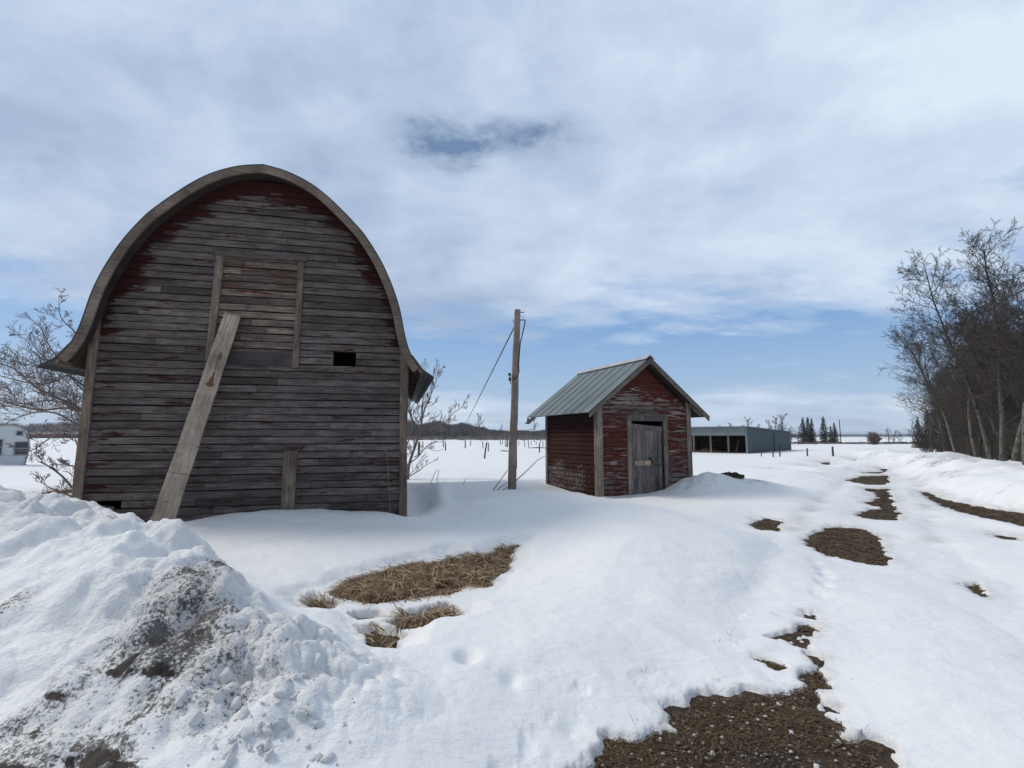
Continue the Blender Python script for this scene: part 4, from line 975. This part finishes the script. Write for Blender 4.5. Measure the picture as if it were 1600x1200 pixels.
post(1203 - 40, 672, 655, 1, 'thin pole rising behind the blue shed roof', None, name='pole', zb=.14)
for (X0, X1, Y_, lb) in ((930, 1010, 523, 'shorter dark log lying on snow left of the utility pole'), (1200, 1385, 492, 'longer dark log lying on snow left of the red shed')):
    a = at_z(*zz(X0, Y_), .22); b = at_z(*zz(X1, Y_ + 1), .24); m = MB(); m.tube([tuple(a), tuple((a + b) / 2 + np.array([0, 0, .03])), tuple(b)], [.04, .07, .05], 7); tag(m.build('log', M['post']), lb, 'log')

# ------------------------------------------------------------------ open machine shed
FY = 41.7; fc = at_y(1168, 690, FY); FA = R(43)
fsh = empty('machine_shed', (fc[0], FY, 0.), FA - R(90), 'long blue grey steel machine shed with an open dark front', 'shed')
# local: +x runs along the side wall away from the corner (to the right), +y along the open front (to the left, away)
Ls, Lf = 13.5, 17.; zt0, zt1 = at_y(1168, 667, FY)[2], 2.05; B0 = -.3
fsh.rotation_euler = (0, 0, R(90) - FA)       # x axis along the side wall
def rz_(x): return zt0 + (zt1 - zt0) * x / Ls
m = MB(); nr_ = 46
rowb, rowt = [], []
for i in range(nr_ * 4):
    xx = Ls * i / (nr_ * 4 - 1); yy = -.02 if (i % 4) in (0, 1) else .02
    rowb.append((xx, yy, B0)); rowt.append((xx, yy, rz_(xx)))
m.strip([rowb, rowt]); m.build('side_wall', M['tin_blue'], fsh)
m = MB(); m.hexa([(-.35, -.15, zt0 + .0), (Ls + .3, -.15, zt1 + .0), (Ls + .3, Lf, zt1 + .0), (-.35, Lf, zt0 + .0), (-.35, -.15, zt0 + .06), (Ls + .3, -.15, zt1 + .06), (Ls + .3, Lf, zt1 + .06), (-.35, Lf, zt0 + .06)]); m.build('roof', M['tin_light'], fsh)
m = MB(); m.box(-.06, -.02, .0, Lf, zt0 - .72, zt0 - .01); m.build('fascia', M['tin_light'], fsh)
m = MB(); m.box(-.04, .10, .0, .14, B0, zt0 - .72); m.build('corner_post', M['tin_light'], fsh)
for k in range(1, 11):
    yv = k * 1.52; m = MB(); m.box(0, .13, yv, yv + .13, B0, zt0 - .7, (.6, 0, 0, 0)); m.build('post', M['barn_trim'], fsh)
m = MB(); m.box(Ls - .05, Ls, 0, Lf, B0, zt1 - .05); m.build('back_wall', M['tin_blue'], fsh)
m = MB(); m.box(0, Ls, Lf - .05, Lf, B0, zt1 - .05); m.build('end_wall', M['tin_blue'], fsh)
m = MB()
for k in range(7):
    for zz_ in (.35, .75, 1.15): m.bar((Ls * .55, k * 2.4 + .2, zz_), (Ls * .55, k * 2.4 + 2.3, zz_), .05, .12)
    m.bar((Ls * .55, k * 2.4, -.2), (Ls * .55, k * 2.4, 1.9), .12, .12)
m.box(Ls * .55 + .1, Ls * .55 + .14, .05, Lf - .1, B0, 2.1); m.build('shade_partition', M['post'], fsh)  # solid dark wall added so the open bays look shaded inside
w0 = np.array([fc[0], FY]); sd_ = np.array([math.sin(FA), math.cos(FA)]); fd_ = np.array([-math.cos(FA), math.sin(FA)])
for k, (t, tilt, lb) in enumerate(((1.4, .3, 'board leaning in the first open bay of the blue shed'), (6.9, -.35, 'board leaning in the third open bay of the blue shed'), (7.3, .25, 'second board crossing it in the third bay of the blue shed'))):
    q = w0 + fd_ * t + sd_ * 1.0; m = MB(); m.bar((0, 0, -.2), (tilt * 1.2, 0, 1.2), .14, .04, up=(0, 1, 0)); tag(m.build('leaning_board', M['barn_trim'], loc=(q[0], q[1], .05)), lb, 'board')
q = w0 + fd_ * 3.7 + sd_ * .8; m = MB()
rr = random.Random(8)
for k in range(130):
    a = rr.uniform(0, 6.28); r_ = rr.uniform(0, .8); p_ = (math.cos(a) * r_, math.sin(a) * r_ * .5, .1); m.tube([p_, (p_[0] + rr.gauss(0, .3), p_[1] + rr.gauss(0, .2), .25 + rr.random() * .4 * (1 - r_))], [.02, .008], 3, cap=False)
tag(m.build('brush_heap', M['stalk'], loc=(q[0], q[1], .05)), 'heap of dry brush in front of the second bay of the blue shed', 'brush')

# ------------------------------------------------------------------ caravan
CY = 22.5; cr = at_y(46, 700, CY)
VRZ = R(43)
van = empty('caravan', (cr[0], CY, -.05), VRZ, 'old white caravan with a rounded end, half hidden at the left edge', 'caravan')
VL, VH, VW = 6.2, 2.12, 2.2
prof = [(-VL, .35), (-VL - .05, 1.2), (-VL + .15, 1.8), (-VL + .6, VH), (-.62, VH + .02), (-.38, VH - .04), (-.20, VH - .22), (-.06, 1.55), (0, 1.1), (-.04, .75), (-.12, .3)]
m = MB(); m.poly_prism([(x_, z_) for x_, z_ in prof], 0, VW)
body_mat = simple('caravan_paint', (.62, .64, .66), .45, var=.06, scale=3)
vb = m.build('body', body_mat, van)
m = MB(); pp = [Vector((x_, -.012, z_)) for x_, z_ in prof]; m.tube([tuple(p_) for p_ in pp[2:]], .028, 6); m.build('edge_trim', simple('aluminium_trim', (.35, .34, .33), .4, .5), van)
glass = simple('dark_glass', (.05, .055, .06), .12); blind = simple('window_blind', (.30, .31, .32), .6)
def vwin(x0, x1, z0, z1, div=True):
    m = MB(); t = .035
    m.box(x0, x1, -.03, -.002, z0, z0 + t); m.box(x0, x1, -.03, -.002, z1 - t, z1); m.box(x0, x0 + t, -.029, -.002, z0 + t, z1 - t); m.box(x1 - t, x1, -.029, -.002, z0 + t, z1 - t)
    if div: m.box(x0 + t, x1 - t, -.028, -.002, (z0 + z1) / 2 - .018, (z0 + z1) / 2 + .018)
    w = m.build('window', blind, van)
    m = MB(); m.box(x0 + t, x1 - t, -.012, -.004, z0 + t, z1 - t); m.build('pane', glass, w)
def vx(u, v): w = on_plane(u, v, np.array([cr[0], CY, 0.]), np.array([-math.sin(VRZ), math.cos(VRZ), 0.])); return (w[0] - cr[0]) * math.cos(VRZ) + (w[1] - CY) * math.sin(VRZ), w[2] + .05
a = vx(23, 690); b = vx(44, 711); vwin(a[0], b[0], b[1], a[1])
a = vx(25, 673); b = vx(36, 681); vwin(a[0], b[0], b[1], a[1], False)
a = vx(-14, 686); b = vx(3, 711); vwin(a[0], b[0], b[1], a[1])
a = vx(31, 725.5); b = vx(41, 736); m = MB(); m.box(a[0], b[0], -.015, -.002, b[1], a[1]); m.build('hatch', simple('hatch', (.5, .5, .5), .5), van)
a = vx(0, 712); m = MB(); m.box(-VL + .1, -.08, -.014, -.003, a[1] - .015, a[1] + .015); m.build('belt_trim', M['tin_cap'], van)
a = vx(41.5, 715); m = MB(); m.box(a[0] - .04, a[0] + .04, -.03, -.003, a[1] - .03, a[1] + .03); m.build('marker_lamp', M['black'], van)
m = MB(); m.box(-2.2, -1.7, .4, .9, VH + .0, VH + .12); m.build('roof_vent', M['tin_cap'], van)
for xw in (-3.2,):
    m = MB(); m.tube([(xw, .02, .12), (xw, .2, .12)], .3, 14); m.build('wheel', M['black'], van)

# ------------------------------------------------------------------ spruces
def spruce_mesh(h, rad, seed):
    rg = np.random.default_rng(seed); V = []; Fc = []; rnd = []; nt = 0
    layers = int(h / .18)
    for i in range(layers):
        t = i / layers; z0 = .25 + t * (h - .3); rr_ = rad * (1 - t) ** .85 * rg.uniform(.78, 1.15) + .05
        nb = int(9 + 10 * (1 - t))
        for b in range(nb):
            a = rg.uniform(0, 2 * math.pi); L_ = rr_ * rg.uniform(.65, 1.15)
            for k in range(int(5 + 9 * L_)):
                s_ = rg.uniform(.15, 1) * L_; cx = math.cos(a) * s_; cy = math.sin(a) * s_; cz = z0 - .28 * s_ + .10 * (s_ / max(L_, .1)) ** 2 + rg.normal(0, .05)
                d = np.array([math.cos(a + rg.normal(0, .6)), math.sin(a + rg.normal(0, .6)), rg.normal(-.15, .35)]) * rg.uniform(.12, .26)
                w = np.array([-math.sin(a), math.cos(a), rg.normal(0, .5)]) * rg.uniform(.03, .07); c = np.array([cx, cy, cz])
                V += [c - w, c + w, c + d + w * .2]; Fc.append((nt, nt + 1, nt + 2)); nt += 3; q = rg.random(); rnd += [q] * 3
    return np_mesh('needles', np.array(V), np.array(Fc), False, {'rnd': np.array(rnd)})
spm = [spruce_mesh(6.2, 1.45, 1), spruce_mesh(6.0, 1.6, 2)]
for me_ in spm: me_.materials.append(M['needle'])
tk = Segs(); tk.add((0, 0, -.3), (0, 0, 5.6), .12, .03); tkm = tk.mesh('trunk', 6); tkm.materials.append(M['twig'])
def put_spruce(u, vt, d, hw, label, group, k):
    w = at_y(u, 690, d); h = at_y(u, vt, d)[2] - .1; r = empty('spruce_tree', (w[0], d, .05), k * 1.3, label, 'tree', group); s_ = h / 6.1; r.scale = (s_ * hw, s_ * hw, s_)
    for nm, me_ in (('trunk', tkm), ('crown', spm[k % 2])): o = bpy.data.objects.new(nm, me_); col.objects.link(o); o.parent = r
G1 = 'dark spruces beyond the blue shed'
for k, (u, vt, hw, lb) in enumerate(((1256, 652, .95, 'leftmost dark spruce just right of the blue shed'), (1264, 650.5, .9, 'tallest middle spruce of the left clump beside the blue shed'), (1270, 653, .8, 'right spruce of the left clump beside the blue shed'), (1288.5, 649.5, .95, 'pointed spruce standing alone between the two clumps'), (1305, 660, .95, 'broad shorter spruce right of the pointed one'), (1299, 664, .8, 'small spruce tucked beside the pointed one'))):
    put_spruce(u, vt, 104 + (k % 3) * 1.5, hw, lb, G1, k)
for k, (u, vt, d, hw, lb) in enumerate(((1436, 653, 62, 1.0, 'dark spruce at the far end of the roadside poplars'), (1452, 640, 60, 1.0, 'spruce half hidden behind the last roadside poplar'), (1470, 632, 55, 1.1, 'spruce hidden among the far poplars, third from the drive'), (1492, 622, 50, 1.1, None), (1515, 615, 46, 1.1, None), (1540, 600, 40, 1.1, None), (1570, 590, 36, 1.1, None), (1600, 580, 32, 1.1, None), (1480, 640, 45, 1.0, None), (1555, 620, 33, 1., None), (1620, 600, 28, 1., None), (1525, 635, 38, 1., None))):
    put_spruce(u, vt, d, hw, lb or 'dark spruce mostly hidden behind the dense bare poplars', 'spruces behind the poplars', k)

# ------------------------------------------------------------------ distant bare trees, bushes, woods
FARP = dict(POP, kids=[16, 7, 3, 0], rmin=.022, seg=[8, 4, 3, 2]); farp = tree_protos('far_tree', 3, 7.5, .13, FARP, 900, .06)
rr = random.Random(19)
for k, (u, vt, d, lb) in enumerate(((1148, 660, 75, None), (1160, 664, 80, None), (1173, 652, 78, 'bare tree above the left end of the blue shed roof'), (1187, 662, 80, None), (1201, 656, 76, None), (1211, 649, 78, None), (1217, 646, 80, 'tallest bare tree behind the blue shed'), (1225, 658, 82, None), (1238, 666, 85, None), (1246, 664, 85, None), (1126, 664, 90, None),
                                   (1390, 668, 84, 'small bare tree right of the round bush beyond the snow field'), (1397, 672, 88, 'smaller bare tree just behind its taller neighbour by the bush'), (1406, 674, 90, 'faint bare tree nearest the spruces beyond the snow field'))):
    w = at_y(u, 690, d); h = at_y(u, vt, d)[2]; put_tree('bare_tree', farp[k % 3], (w[0], d, .0), rr.uniform(0, 6), h / 7.6, lb or 'small bare tree behind the blue shed roof', 'tree', 'bare trees behind the blue shed' if k < 11 else 'bare trees beyond the snow field', M['twig_far'], M['twig_far'])
bf = bush_mesh('bush', 70, 1.9, .022, 77, spread=.75, P=dict(BUSH, rmin=.016)); w = at_y(1366, 690, 82); o = link_mesh('bush', bf, M['twig_red'], loc=(w[0], 82, .1)); o.scale = (1.15, 1.15, 1.15); tag(o, 'round leafless reddish bush beyond the snow field', 'bush')
for k, (X, Y_) in enumerate(((745, 425), (1270, 395), (405, 425), (430, 415), (940, 410))):
    u, v = zz(X, Y_); b = at_z(u, v, .14); vt = [646, 652, 650, 655, 664][k]; h = at_y(u, vt, b[1])[2]
    put_tree('bare_tree', farp[k % 3], (b[0], b[1], .1), k * 1.1, h / 7.7, ['lone slim bare tree in the snowy field between barn and pole', 'lone bare tree in the field just left of the red shed', 'bare tree in the field right of the sapling', 'small bare tree beside another right of the sapling', 'small bare tree in the field left of the utility pole'][k], 'tree', 'lone bare trees in the snowy field', M['twig_far'], M['twig_far'])
def wood_band(name, specs, seed, tag_label, mat):
    """far woodland: thousands of upright twiggy slivers on a strip; specs = (x0, x1, y0, y1, count, height fn)"""
    rg = np.random.default_rng(seed); V = []; Fc = []; rnd = []
    for (u0, u1, d0, d1, n, hf, ww) in specs:
        u = rg.uniform(u0, u1, n); d = rg.uniform(d0, d1, n); X = (u - 800) / F * d; H = np.array([hf(a) for a in u]) * d / F * rg.uniform(.62, 1.08, n) * (1 + .22 * fbm(u, d * 0, 22., 3, seed))
        for k in range(9):
            ox = rg.normal(0, 1, n) * ww * d * .0016; oy = rg.normal(0, 1, n) * 1.; z0 = H * rg.uniform(0, .55, n) * (k > 0); hh = H * rg.uniform(.35, 1, n); tx = rg.normal(0, 1, n) * ww * d * .0009
            wd = d * rg.uniform(.0005, .0013, n)
            a = np.stack([X + ox - wd, d + oy, z0], 1); b = np.stack([X + ox + wd, d + oy, z0], 1); c = np.stack([X + ox + tx, d + oy, np.minimum(z0 + hh, H * 1.05)], 1)
            base = sum(len(v) for v in V); V.append(np.stack([a, b, c], 1).reshape(-1, 3)); Fc.append(base + np.arange(n * 3).reshape(-1, 3)); rnd.append(np.repeat(rg.random(n), 3))
    me_ = np_mesh(name, np.concatenate(V), np.concatenate(Fc), False, {'rnd': np.concatenate(rnd)})
    o = link_mesh(name, me_, mat); tag(o, tag_label, 'woods', kind='stuff'); return o
def hcurve(u): return float(np.interp(u, [560, 640, 670, 700, 730, 755, 800, 860, 900, 1000], [24, 25, 26, 24, 21, 16, 12, 13, 11, 9]))
wood_band('woods', [(480, 1010, 230, 330, 11000, hcurve, 1.6), (480, 900, 185, 228, 350, lambda u: 7, 1.5)], 5, 'brown leafless woods on the low rise beyond the field, between barn and red shed', M['far_wood'])
wood_band('woods', [(-700, 480, 560, 700, 9000, lambda u: 22, 2.2), (-700, 480, 420, 430, 700, lambda u: 4, 1.5)], 6, 'dark leafless woods along the horizon left of the barn', M['far_wood'])
wood_band('woods', [(1000, 2400, 2300, 2600, 6000, lambda u: 4.2, 3.), (1000, 1250, 600, 700, 600, lambda u: 7, 2.)], 7, 'thin line of woods on the far horizon at the right', M['far_wood'])
wood_band('weeds', [(1236, 1440, 86, 98, 420, lambda u: 5.5, 1.5), (1030, 1236, 96, 110, 250, lambda u: 4, 1.5)], 8, 'strip of dry weeds edging the snow field beyond the drive', grass_mat('weeds', (.09, .07, .055), (.16, .125, .095), (.26, .21, .16)))
# hill under the woods
n = 120; us = np.linspace(420, 1100, n); rows_ = []; 
for d_, hz in ((215, 0.), (235, 4.), (300, 8.), (340, 8.5), (420, 0)):
    rows_.append([((u - 800) / F * d_, d_, -.3 + max(0, (hcurve(u) - 12)) / 15 * hz * .55 + (.3 * fbm(np.array([u / 20.]), np.array([d_ / 9.]), 1., 3, 2)[0])) for u in us])
m = MB(); m.strip(rows_); hill = m.build('hill', simple('wood_floor', (.13, .115, .105), .95, scale=.3, var=.4), smooth=True); tag(hill, kind='structure')
w = at_y(88, 667, 400); m = MB(); m.box(-26, 26, 0, 14, 0, 3.4); fb = empty('farm_building', (w[0] - 4, 400, 0), 0, 'long low dark red farm building on the horizon left of the barn', 'building'); m.build('wall', simple('far_red', (.10, .03, .03), .8), fb)
m = MB(); m.hexa([(-27, -1, 3.3), (27, -1, 3.3), (27, 15, 3.3), (-27, 15, 3.3), (-27, 6.9, 5.2), (27, 6.9, 5.2), (27, 7.1, 5.2), (-27, 7.1, 5.2)]); m.build('roof', simple('far_roof', (.12, .10, .10), .8), fb)

# ------------------------------------------------------------------ dead grass, pebbles, debris
def blades(name, P, dirs, length, width, mat, label, droop=.6, seed=0, cat='grass'):
    rg = np.random.default_rng(seed); n = len(P); L_ = length * rg.uniform(.5, 1.3, n)[:, None]; w = (width * rg.uniform(.6, 1.3, n))[:, None]
    side = np.stack([-dirs[:, 1], dirs[:, 0], rg.normal(0, .3, n)], 1); side /= np.linalg.norm(side, axis=1, keepdims=True)
    V = []; upv = np.array([[0, 0, 1.]]); rise = rg.uniform(.3, 1.9, (n, 1)); ph = rg.normal(0, .35, (n, 1))
    for i, t in enumerate((0, .3, .62, 1.)):
        c = P + dirs * L_ * t + upv * L_ * ((droop * .95) * t - droop * t * t) * rise + side * ph * L_ * t * t; ww = w * (1 - t * .85)
        V += [c - side * ww, c + side * ww]
    V = np.stack(V, 1).reshape(-1, 3); base = (np.arange(n) * 8)[:, None]
    Fq = np.concatenate([base + np.array([[2 * k, 2 * k + 1, 2 * k + 3, 2 * k + 2]]) for k in range(3)], 0)
    o = link_mesh(name, np_mesh(name, V, Fq, True, {'rnd': np.repeat(rg.random(n), 8)}), mat)
    return tag(o, label, cat, kind='stuff')
def scatter(poly, n, seed, inset=.0):
    rg = np.random.default_rng(seed); lo = poly.min(0); hi = poly.max(0); out = []
    while len(out) < n:
        q = rg.uniform(lo, hi, (n * 2, 2)); s_ = poly_sd(q[:, 0], q[:, 1], poly); out += list(q[s_ < -inset])
    return np.array(out[:n])
rg = np.random.default_rng(4)
q = np.concatenate([scatter(HOLLOW[0], 16000, 1, -.05), scatter(HOLLOW[1], 420, 2, .03), scatter(HOLLOW[2], 60, 3, .03)]); cl = fbm(q[:, 0], q[:, 1], .16, 2, 9); q = q[cl > -.35]; n = len(q)
ang = 3.6 + fbm(q[:, 0], q[:, 1], .16, 3, 15) * 4.5 + rg.normal(0, .8, n)
dirs = np.stack([np.cos(ang), np.sin(ang), np.zeros(n)], 1); z = ground_h(q[:, 0], q[:, 1]) + .045 * rg.random(n) + .09 * np.clip(fbm(q[:, 0], q[:, 1], .2, 2, 9), 0, 1)
blades('dead_grass', np.column_stack([q, z]), dirs, .20, .0050, M['straw'], 'matted tawny dead grass showing in the thawed hollow in front of the barn', .62, 3)
tq = at_z(500, 952, .0)[:2]; n = 170; a = rg.uniform(0, 6.28, n); r_ = np.abs(rg.normal(0, .05, n)); r_ = r_ * 1.5; P3 = np.column_stack([tq[0] + np.cos(a) * r_, tq[1] + np.sin(a) * r_, np.full(n, .02)])
dirs = np.stack([np.cos(a) * .6 - .4, np.sin(a) * .5, np.full(n, .5)], 1); blades('grass_tuft', P3, dirs, .19, .0035, M['straw'], 'small tuft of pale dead grass left of the thawed hollow', .35, 5)
big = PATCHW[8]; allq = []; 
for k, P in enumerate(PATCHW[:9]):
    c = P.mean(0); d = np.hypot(*c); cnt = [4200, 1600, 500, 1800, 1200, 300, 700, 400, 7000][k]; allq.append(scatter(P, cnt, 50 + k))
q = np.concatenate(allq); q = q[(q[:, 1] < 30)]
keep = (fbm(q[:, 0], q[:, 1], .5, 3, 88) > -.12 - .3 * (np.hypot(q[:, 0], q[:, 1]) > 6)); q = q[keep]; n = len(q); ang = rg.uniform(0, 6.28, n); dirs = np.stack([np.cos(ang), np.sin(ang), np.zeros(n)], 1)
far_ = np.hypot(q[:, 0], q[:, 1])
blades('matted_grass', np.column_stack([q, ground_h(q[:, 0], q[:, 1]) + .004]), dirs * (1 + far_[:, None] * .10), .055, .0022 * np.maximum(1, far_ / 2.8), M['straw_dark'], 'short brown matted grass on the bare patches of the drive', .5, 6)
# pebbles
q = scatter(big, 1500, 61); q = q[np.hypot(q[:, 0], q[:, 1]) < 5]; n = len(q)
ico = np.array([(0, 0, 1), (.9, 0, .3), (.28, .85, .3), (-.72, .53, .3), (-.72, -.53, .3), (.28, -.85, .3), (0, 0, -.6)]); tri = np.array([(0, 1, 2), (0, 2, 3), (0, 3, 4), (0, 4, 5), (0, 5, 1), (6, 2, 1), (6, 3, 2), (6, 4, 3), (6, 5, 4), (6, 1, 5)])
s_ = .0035 + .011 * rg.random(n) ** 4; V = q_ = (ico[None] * s_[:, None, None] * np.array([1.2, 1, .8]) * rg.uniform(.7, 1.3, (n, 7, 3))); V = V + np.column_stack([q, ground_h(q[:, 0], q[:, 1]) + s_ * .3])[:, None, :]
Fp = (tri[None] + (np.arange(n) * 7)[:, None, None]).reshape(-1, 3); o = link_mesh('pebbles', np_mesh('pebbles', V.reshape(-1, 3), Fp, True, {'rnd': np.repeat(rg.random(n), 7)}), M['pebble']); tag(o, 'small stones scattered over the thawed gravel patch at the bottom', 'pebbles', kind='stuff')
# sprigs poking through the snow
sp = [(1120, 1000), (1140, 998), (1163, 955), (1172, 960), (1205, 955), (1212, 960), (1128, 1012), (1150, 1003), (1137, 990), (1116, 1062), (1038, 1100), (1350, 1145), (1033, 1128), (1004, 1050), (1545, 800), (1070, 940), (1330, 905), (990, 1122)]
P3 = []; dirs = []
for u, v in sp:
    b = at_z(u, v, .3); 
    for k in range(4): b = (b + at_z(u, v, surface_z(b[0], b[1]))) / 2
    b[2] = surface_z(b[0], b[1])
    for k in range(5): P3.append((b[0] + rg.normal(0, .012), b[1] + rg.normal(0, .012), b[2] - .01)); dirs.append((rg.normal(0, .5), rg.normal(0, .5), rg.uniform(.3, .9)))
blades('grass_sprigs', np.array(P3), np.array(dirs), .05, .0018, M['straw_dark'], 'sparse dry sprigs poking through the snow beside the drive', .4, 12)
b = at_z(1143, 755, .2)
for _ in range(12): b = (b + at_z(1143, 755, surface_z(b[0], b[1]))) / 2
b[2] = surface_z(b[0], b[1]); m = MB()
rr = random.Random(2)
for k in range(26):
    a = rr.uniform(0, 6.28); r_ = rr.random() ** .5; m.box(-.06, .06, -.05, .05, -.04, .05)
    c = Vector((math.cos(a) * .26 * r_, math.sin(a) * .14 * r_, .05 * (1 - r_))); rot = Matrix.Rotation(rr.uniform(0, 3), 3, Vector((rr.random(), rr.random(), rr.random())).normalized())
    for i in range(len(m.v) - 8, len(m.v)): m.v[i] = tuple(rot @ Vector(m.v[i]) + c)
tag(m.build('earth_clod', M['post'], loc=(b[0], b[1], b[2])), 'dark clod of earth on the snow right of the red shed', 'clod')
# snow clods at the toe of the ploughed heap
clod_me = []
for k in range(4):
    rg2 = np.random.default_rng(70 + k); import bmesh
    bmx = bmesh.new(); pts_ = rg2.normal(0, 1, (13, 3)); pts_ /= np.linalg.norm(pts_, axis=1, keepdims=True); pts_ *= np.array([1.25, .95, .7])
    for p_ in pts_: bmx.verts.new(p_)
    h_ = bmesh.ops.convex_hull(bmx, input=bmx.verts[:]); bmesh.ops.bevel(bmx, geom=bmx.edges[:], offset=.12, segments=2, affect='EDGES', profile=.6)
    for v in bmx.verts: v.co += Vector(rg2.normal(0, .018, 3))
    me_ = bpy.data.meshes.new('snow_clod'); bmx.to_mesh(me_); bmx.free(); me_.polygons.foreach_set('use_smooth', np.full(len(me_.polygons), True)); me_.materials.append(M['snow']); clod_me.append(me_)
rr = random.Random(31)
for k in range(130):
    u = rr.gauss(420, 75); v = rr.gauss(1110, 60)
    if not (230 < u < 560 and 960 < v < 1230): continue
    b = at_z(u, v, .2)
    for _ in range(4): b = (b + at_z(u, v, surface_z(b[0], b[1]))) / 2
    b[2] = surface_z(b[0], b[1])
    s_ = .008 + .040 * rr.random() ** 2.5; o = bpy.data.objects.new('snow_clod', clod_me[k % 4]); col.objects.link(o); o.location = (b[0], b[1], b[2] - s_ * .1); o.rotation_euler = (rr.random() * 3, rr.random() * 3, rr.random() * 6); o.scale = (s_, s_, s_)
    tag(o, 'lump of snow fallen at the foot of the dirty ploughed heap', 'snow lump', 'snow lumps at the foot of the heap')

# ------------------------------------------------------------------ sky, sun, camera
SUN_EL, SUN_AZ = R(44), R(-76)          # azimuth from +Y towards +X
wd = bpy.data.worlds.new('World'); scene.world = wd; wd.use_nodes = True; t = wd.node_tree; t.nodes.clear()
W = NT.__new__(NT); W.t = t
out = t.nodes.new('ShaderNodeOutputWorld'); bg = t.nodes.new('ShaderNodeBackground'); t.links.new(bg.outputs[0], out.inputs[0])
sky = t.nodes.new('ShaderNodeTexSky'); sky.sky_type = 'NISHITA'; sky.sun_disc = False; sky.sun_elevation = SUN_EL; sky.sun_rotation = SUN_AZ; sky.air_density = 1.0; sky.dust_density = .6; sky.ozone_density = 1.5
SK = .10; CS = 1 / SK
gen = W.coord('Generated'); X_, Y_, Z_ = W.sep(gen)
den = W.math('ADD', W.math('MAXIMUM', Z_, 0.), .16)
pv = W.comb(W.math('DIVIDE', X_, den), W.math('DIVIDE', Y_, den), 0.)
n1 = W.noise(W.map(pv, (.6, .85, 1), (3.1, 1.7, 0)), 1.35, 10, .56, .1)
n2 = W.noise(W.map(pv, (.6, 1., 1), (8.3, 4.2, 2)), 3.0, 10, .62, .1)
n3 = W.noise(W.map(gen, (1, 1, 1.5), (2.3, .4, 1.9)), 7.5, 10, .60, .15)
el = Z_
# cloud cover: a break low over the horizon, thin haze below it, scattered thin spots above
cover = W.math('ADD', W.math('ADD', n1, W.math('MULTIPLY', W.math('SUBTRACT', n2, .5), .5)), 0.)
shift = W.ramp(el, [(0., .64), (.055, .50), (.10, .26), (.165, .10), (.215, .40), (.30, .62), (.55, .60), (.9, .66)])
mask = W.rng(W.math('ADD', cover, W.math('SUBTRACT', shift, .5)), .30, .52)
def blob(dx, dz, sx, sz):      # direction of a local break in the cloud
    v = ray(dx, dz); v = v / np.linalg.norm(v); a_ = W.math('SUBTRACT', X_, float(v[0])); c_ = W.math('SUBTRACT', Z_, float(v[2]))
    a_ = W.math('DIVIDE', a_, sx); c_ = W.math('DIVIDE', c_, sz); dd = W.math('ADD', W.math('MULTIPLY', a_, a_), W.math('MULTIPLY', c_, c_)); dd = W.math('ADD', dd, W.math('MULTIPLY', W.math('SUBTRACT', n2, .5), 3.2))
    f = W.rng(dd, 1.0, -.2, 0., 1.); return W.math('MULTIPLY', f, W.rng(Y_, 0., .1))
thin = W.math('ADD', blob(690, 218, .13, .08), W.math('ADD', blob(842, 215, .12, .065), W.math('MULTIPLY', blob(490, 285, .14, .09), .8)))
thin = W.math('MULTIPLY', W.math('MINIMUM', thin, 1.), W.rng(n3, .38, .70, .05, 1.))
mask = W.math('SUBTRACT', mask, W.math('MULTIPLY', thin, 1.05)); mask = W.rng(mask, 0., 1.)
bright = W.math('ADD', W.math('MULTIPLY', W.noise(W.map(pv, (.5, .8, 1), (1.3, 6.0, 5)), 1.5, 9, .55, .1), .72), W.math('MULTIPLY', n3, .28))
cc = W.ramp(bright, [(.37, (.36, .45, .61)), (.50, (.50, .60, .755)), (.63, (.66, .755, .865))])
cc = W.mix(W.rng(el, .0, .16, .35, 0.), cc, (.50, .60, .72))
back = W.rng(Y_, -.6, .35, .50, 1.)                       # thicker cloud behind the viewer, thinner towards the sun
ccs = W.node('ShaderNodeVectorMath', operation='SCALE'); W.put(ccs.inputs[0], cc); W.put(ccs.inputs[3], W.math('MULTIPLY', back, CS)); 
blue = W.mix(W.rng(el, 0., .22), (4.4, 5.6, 7.2), W.mix(W.rng(el, .3, .5), (2.0, 3.7, 6.6), (1.5, 2.35, 3.8))); skyb = W.mix(.8, sky.outputs[0], blue)
colr = W.mix(mask, skyb, ccs.outputs[0])
t.links.new(colr, bg.inputs[0]); bg.inputs[1].default_value = SK
sun = bpy.data.lights.new('sun', 'SUN'); sun.energy = 1.75; sun.angle = R(16); sun.color = (1., .92, .80)
so = bpy.data.objects.new('sun', sun); col.objects.link(so)
sdv = Vector((math.sin(SUN_AZ) * math.cos(SUN_EL), math.cos(SUN_AZ) * math.cos(SUN_EL), math.sin(SUN_EL))); so.rotation_euler = sdv.to_track_quat('Z', 'Y').to_euler()
m = MB(); m.box(-7700, 7700, -7700, 7700, -2.2, 22)
hz = NT('haze_air'); hz.t.nodes.remove(hz.p); pv_ = hz.node('ShaderNodeVolumePrincipled'); pv_.inputs['Color'].default_value = (.80, .88, 1., 1); pv_.inputs['Density'].default_value = .00022; pv_.inputs['Anisotropy'].default_value = .2
hz.t.links.new(pv_.outputs[0], hz.out.inputs['Volume']); tag(m.build('haze', hz.m), kind='stuff')
cam = bpy.data.cameras.new('camera'); co_ = bpy.data.objects.new('camera', cam); col.objects.link(co_)
cam.sensor_width = 36; cam.lens = F / 1600 * 36; cam.clip_end = 12000; cam.clip_start = .05
co_.location = (0, 0, CZ); co_.rotation_euler = (R(90) + PITCH, 0, 0); scene.camera = co_
scene.view_settings.view_transform = 'Standard'; scene.view_settings.look = 'None'; scene.view_settings.exposure = .15; scene.view_settings.gamma = 1
scene.render.engine = 'CYCLES'
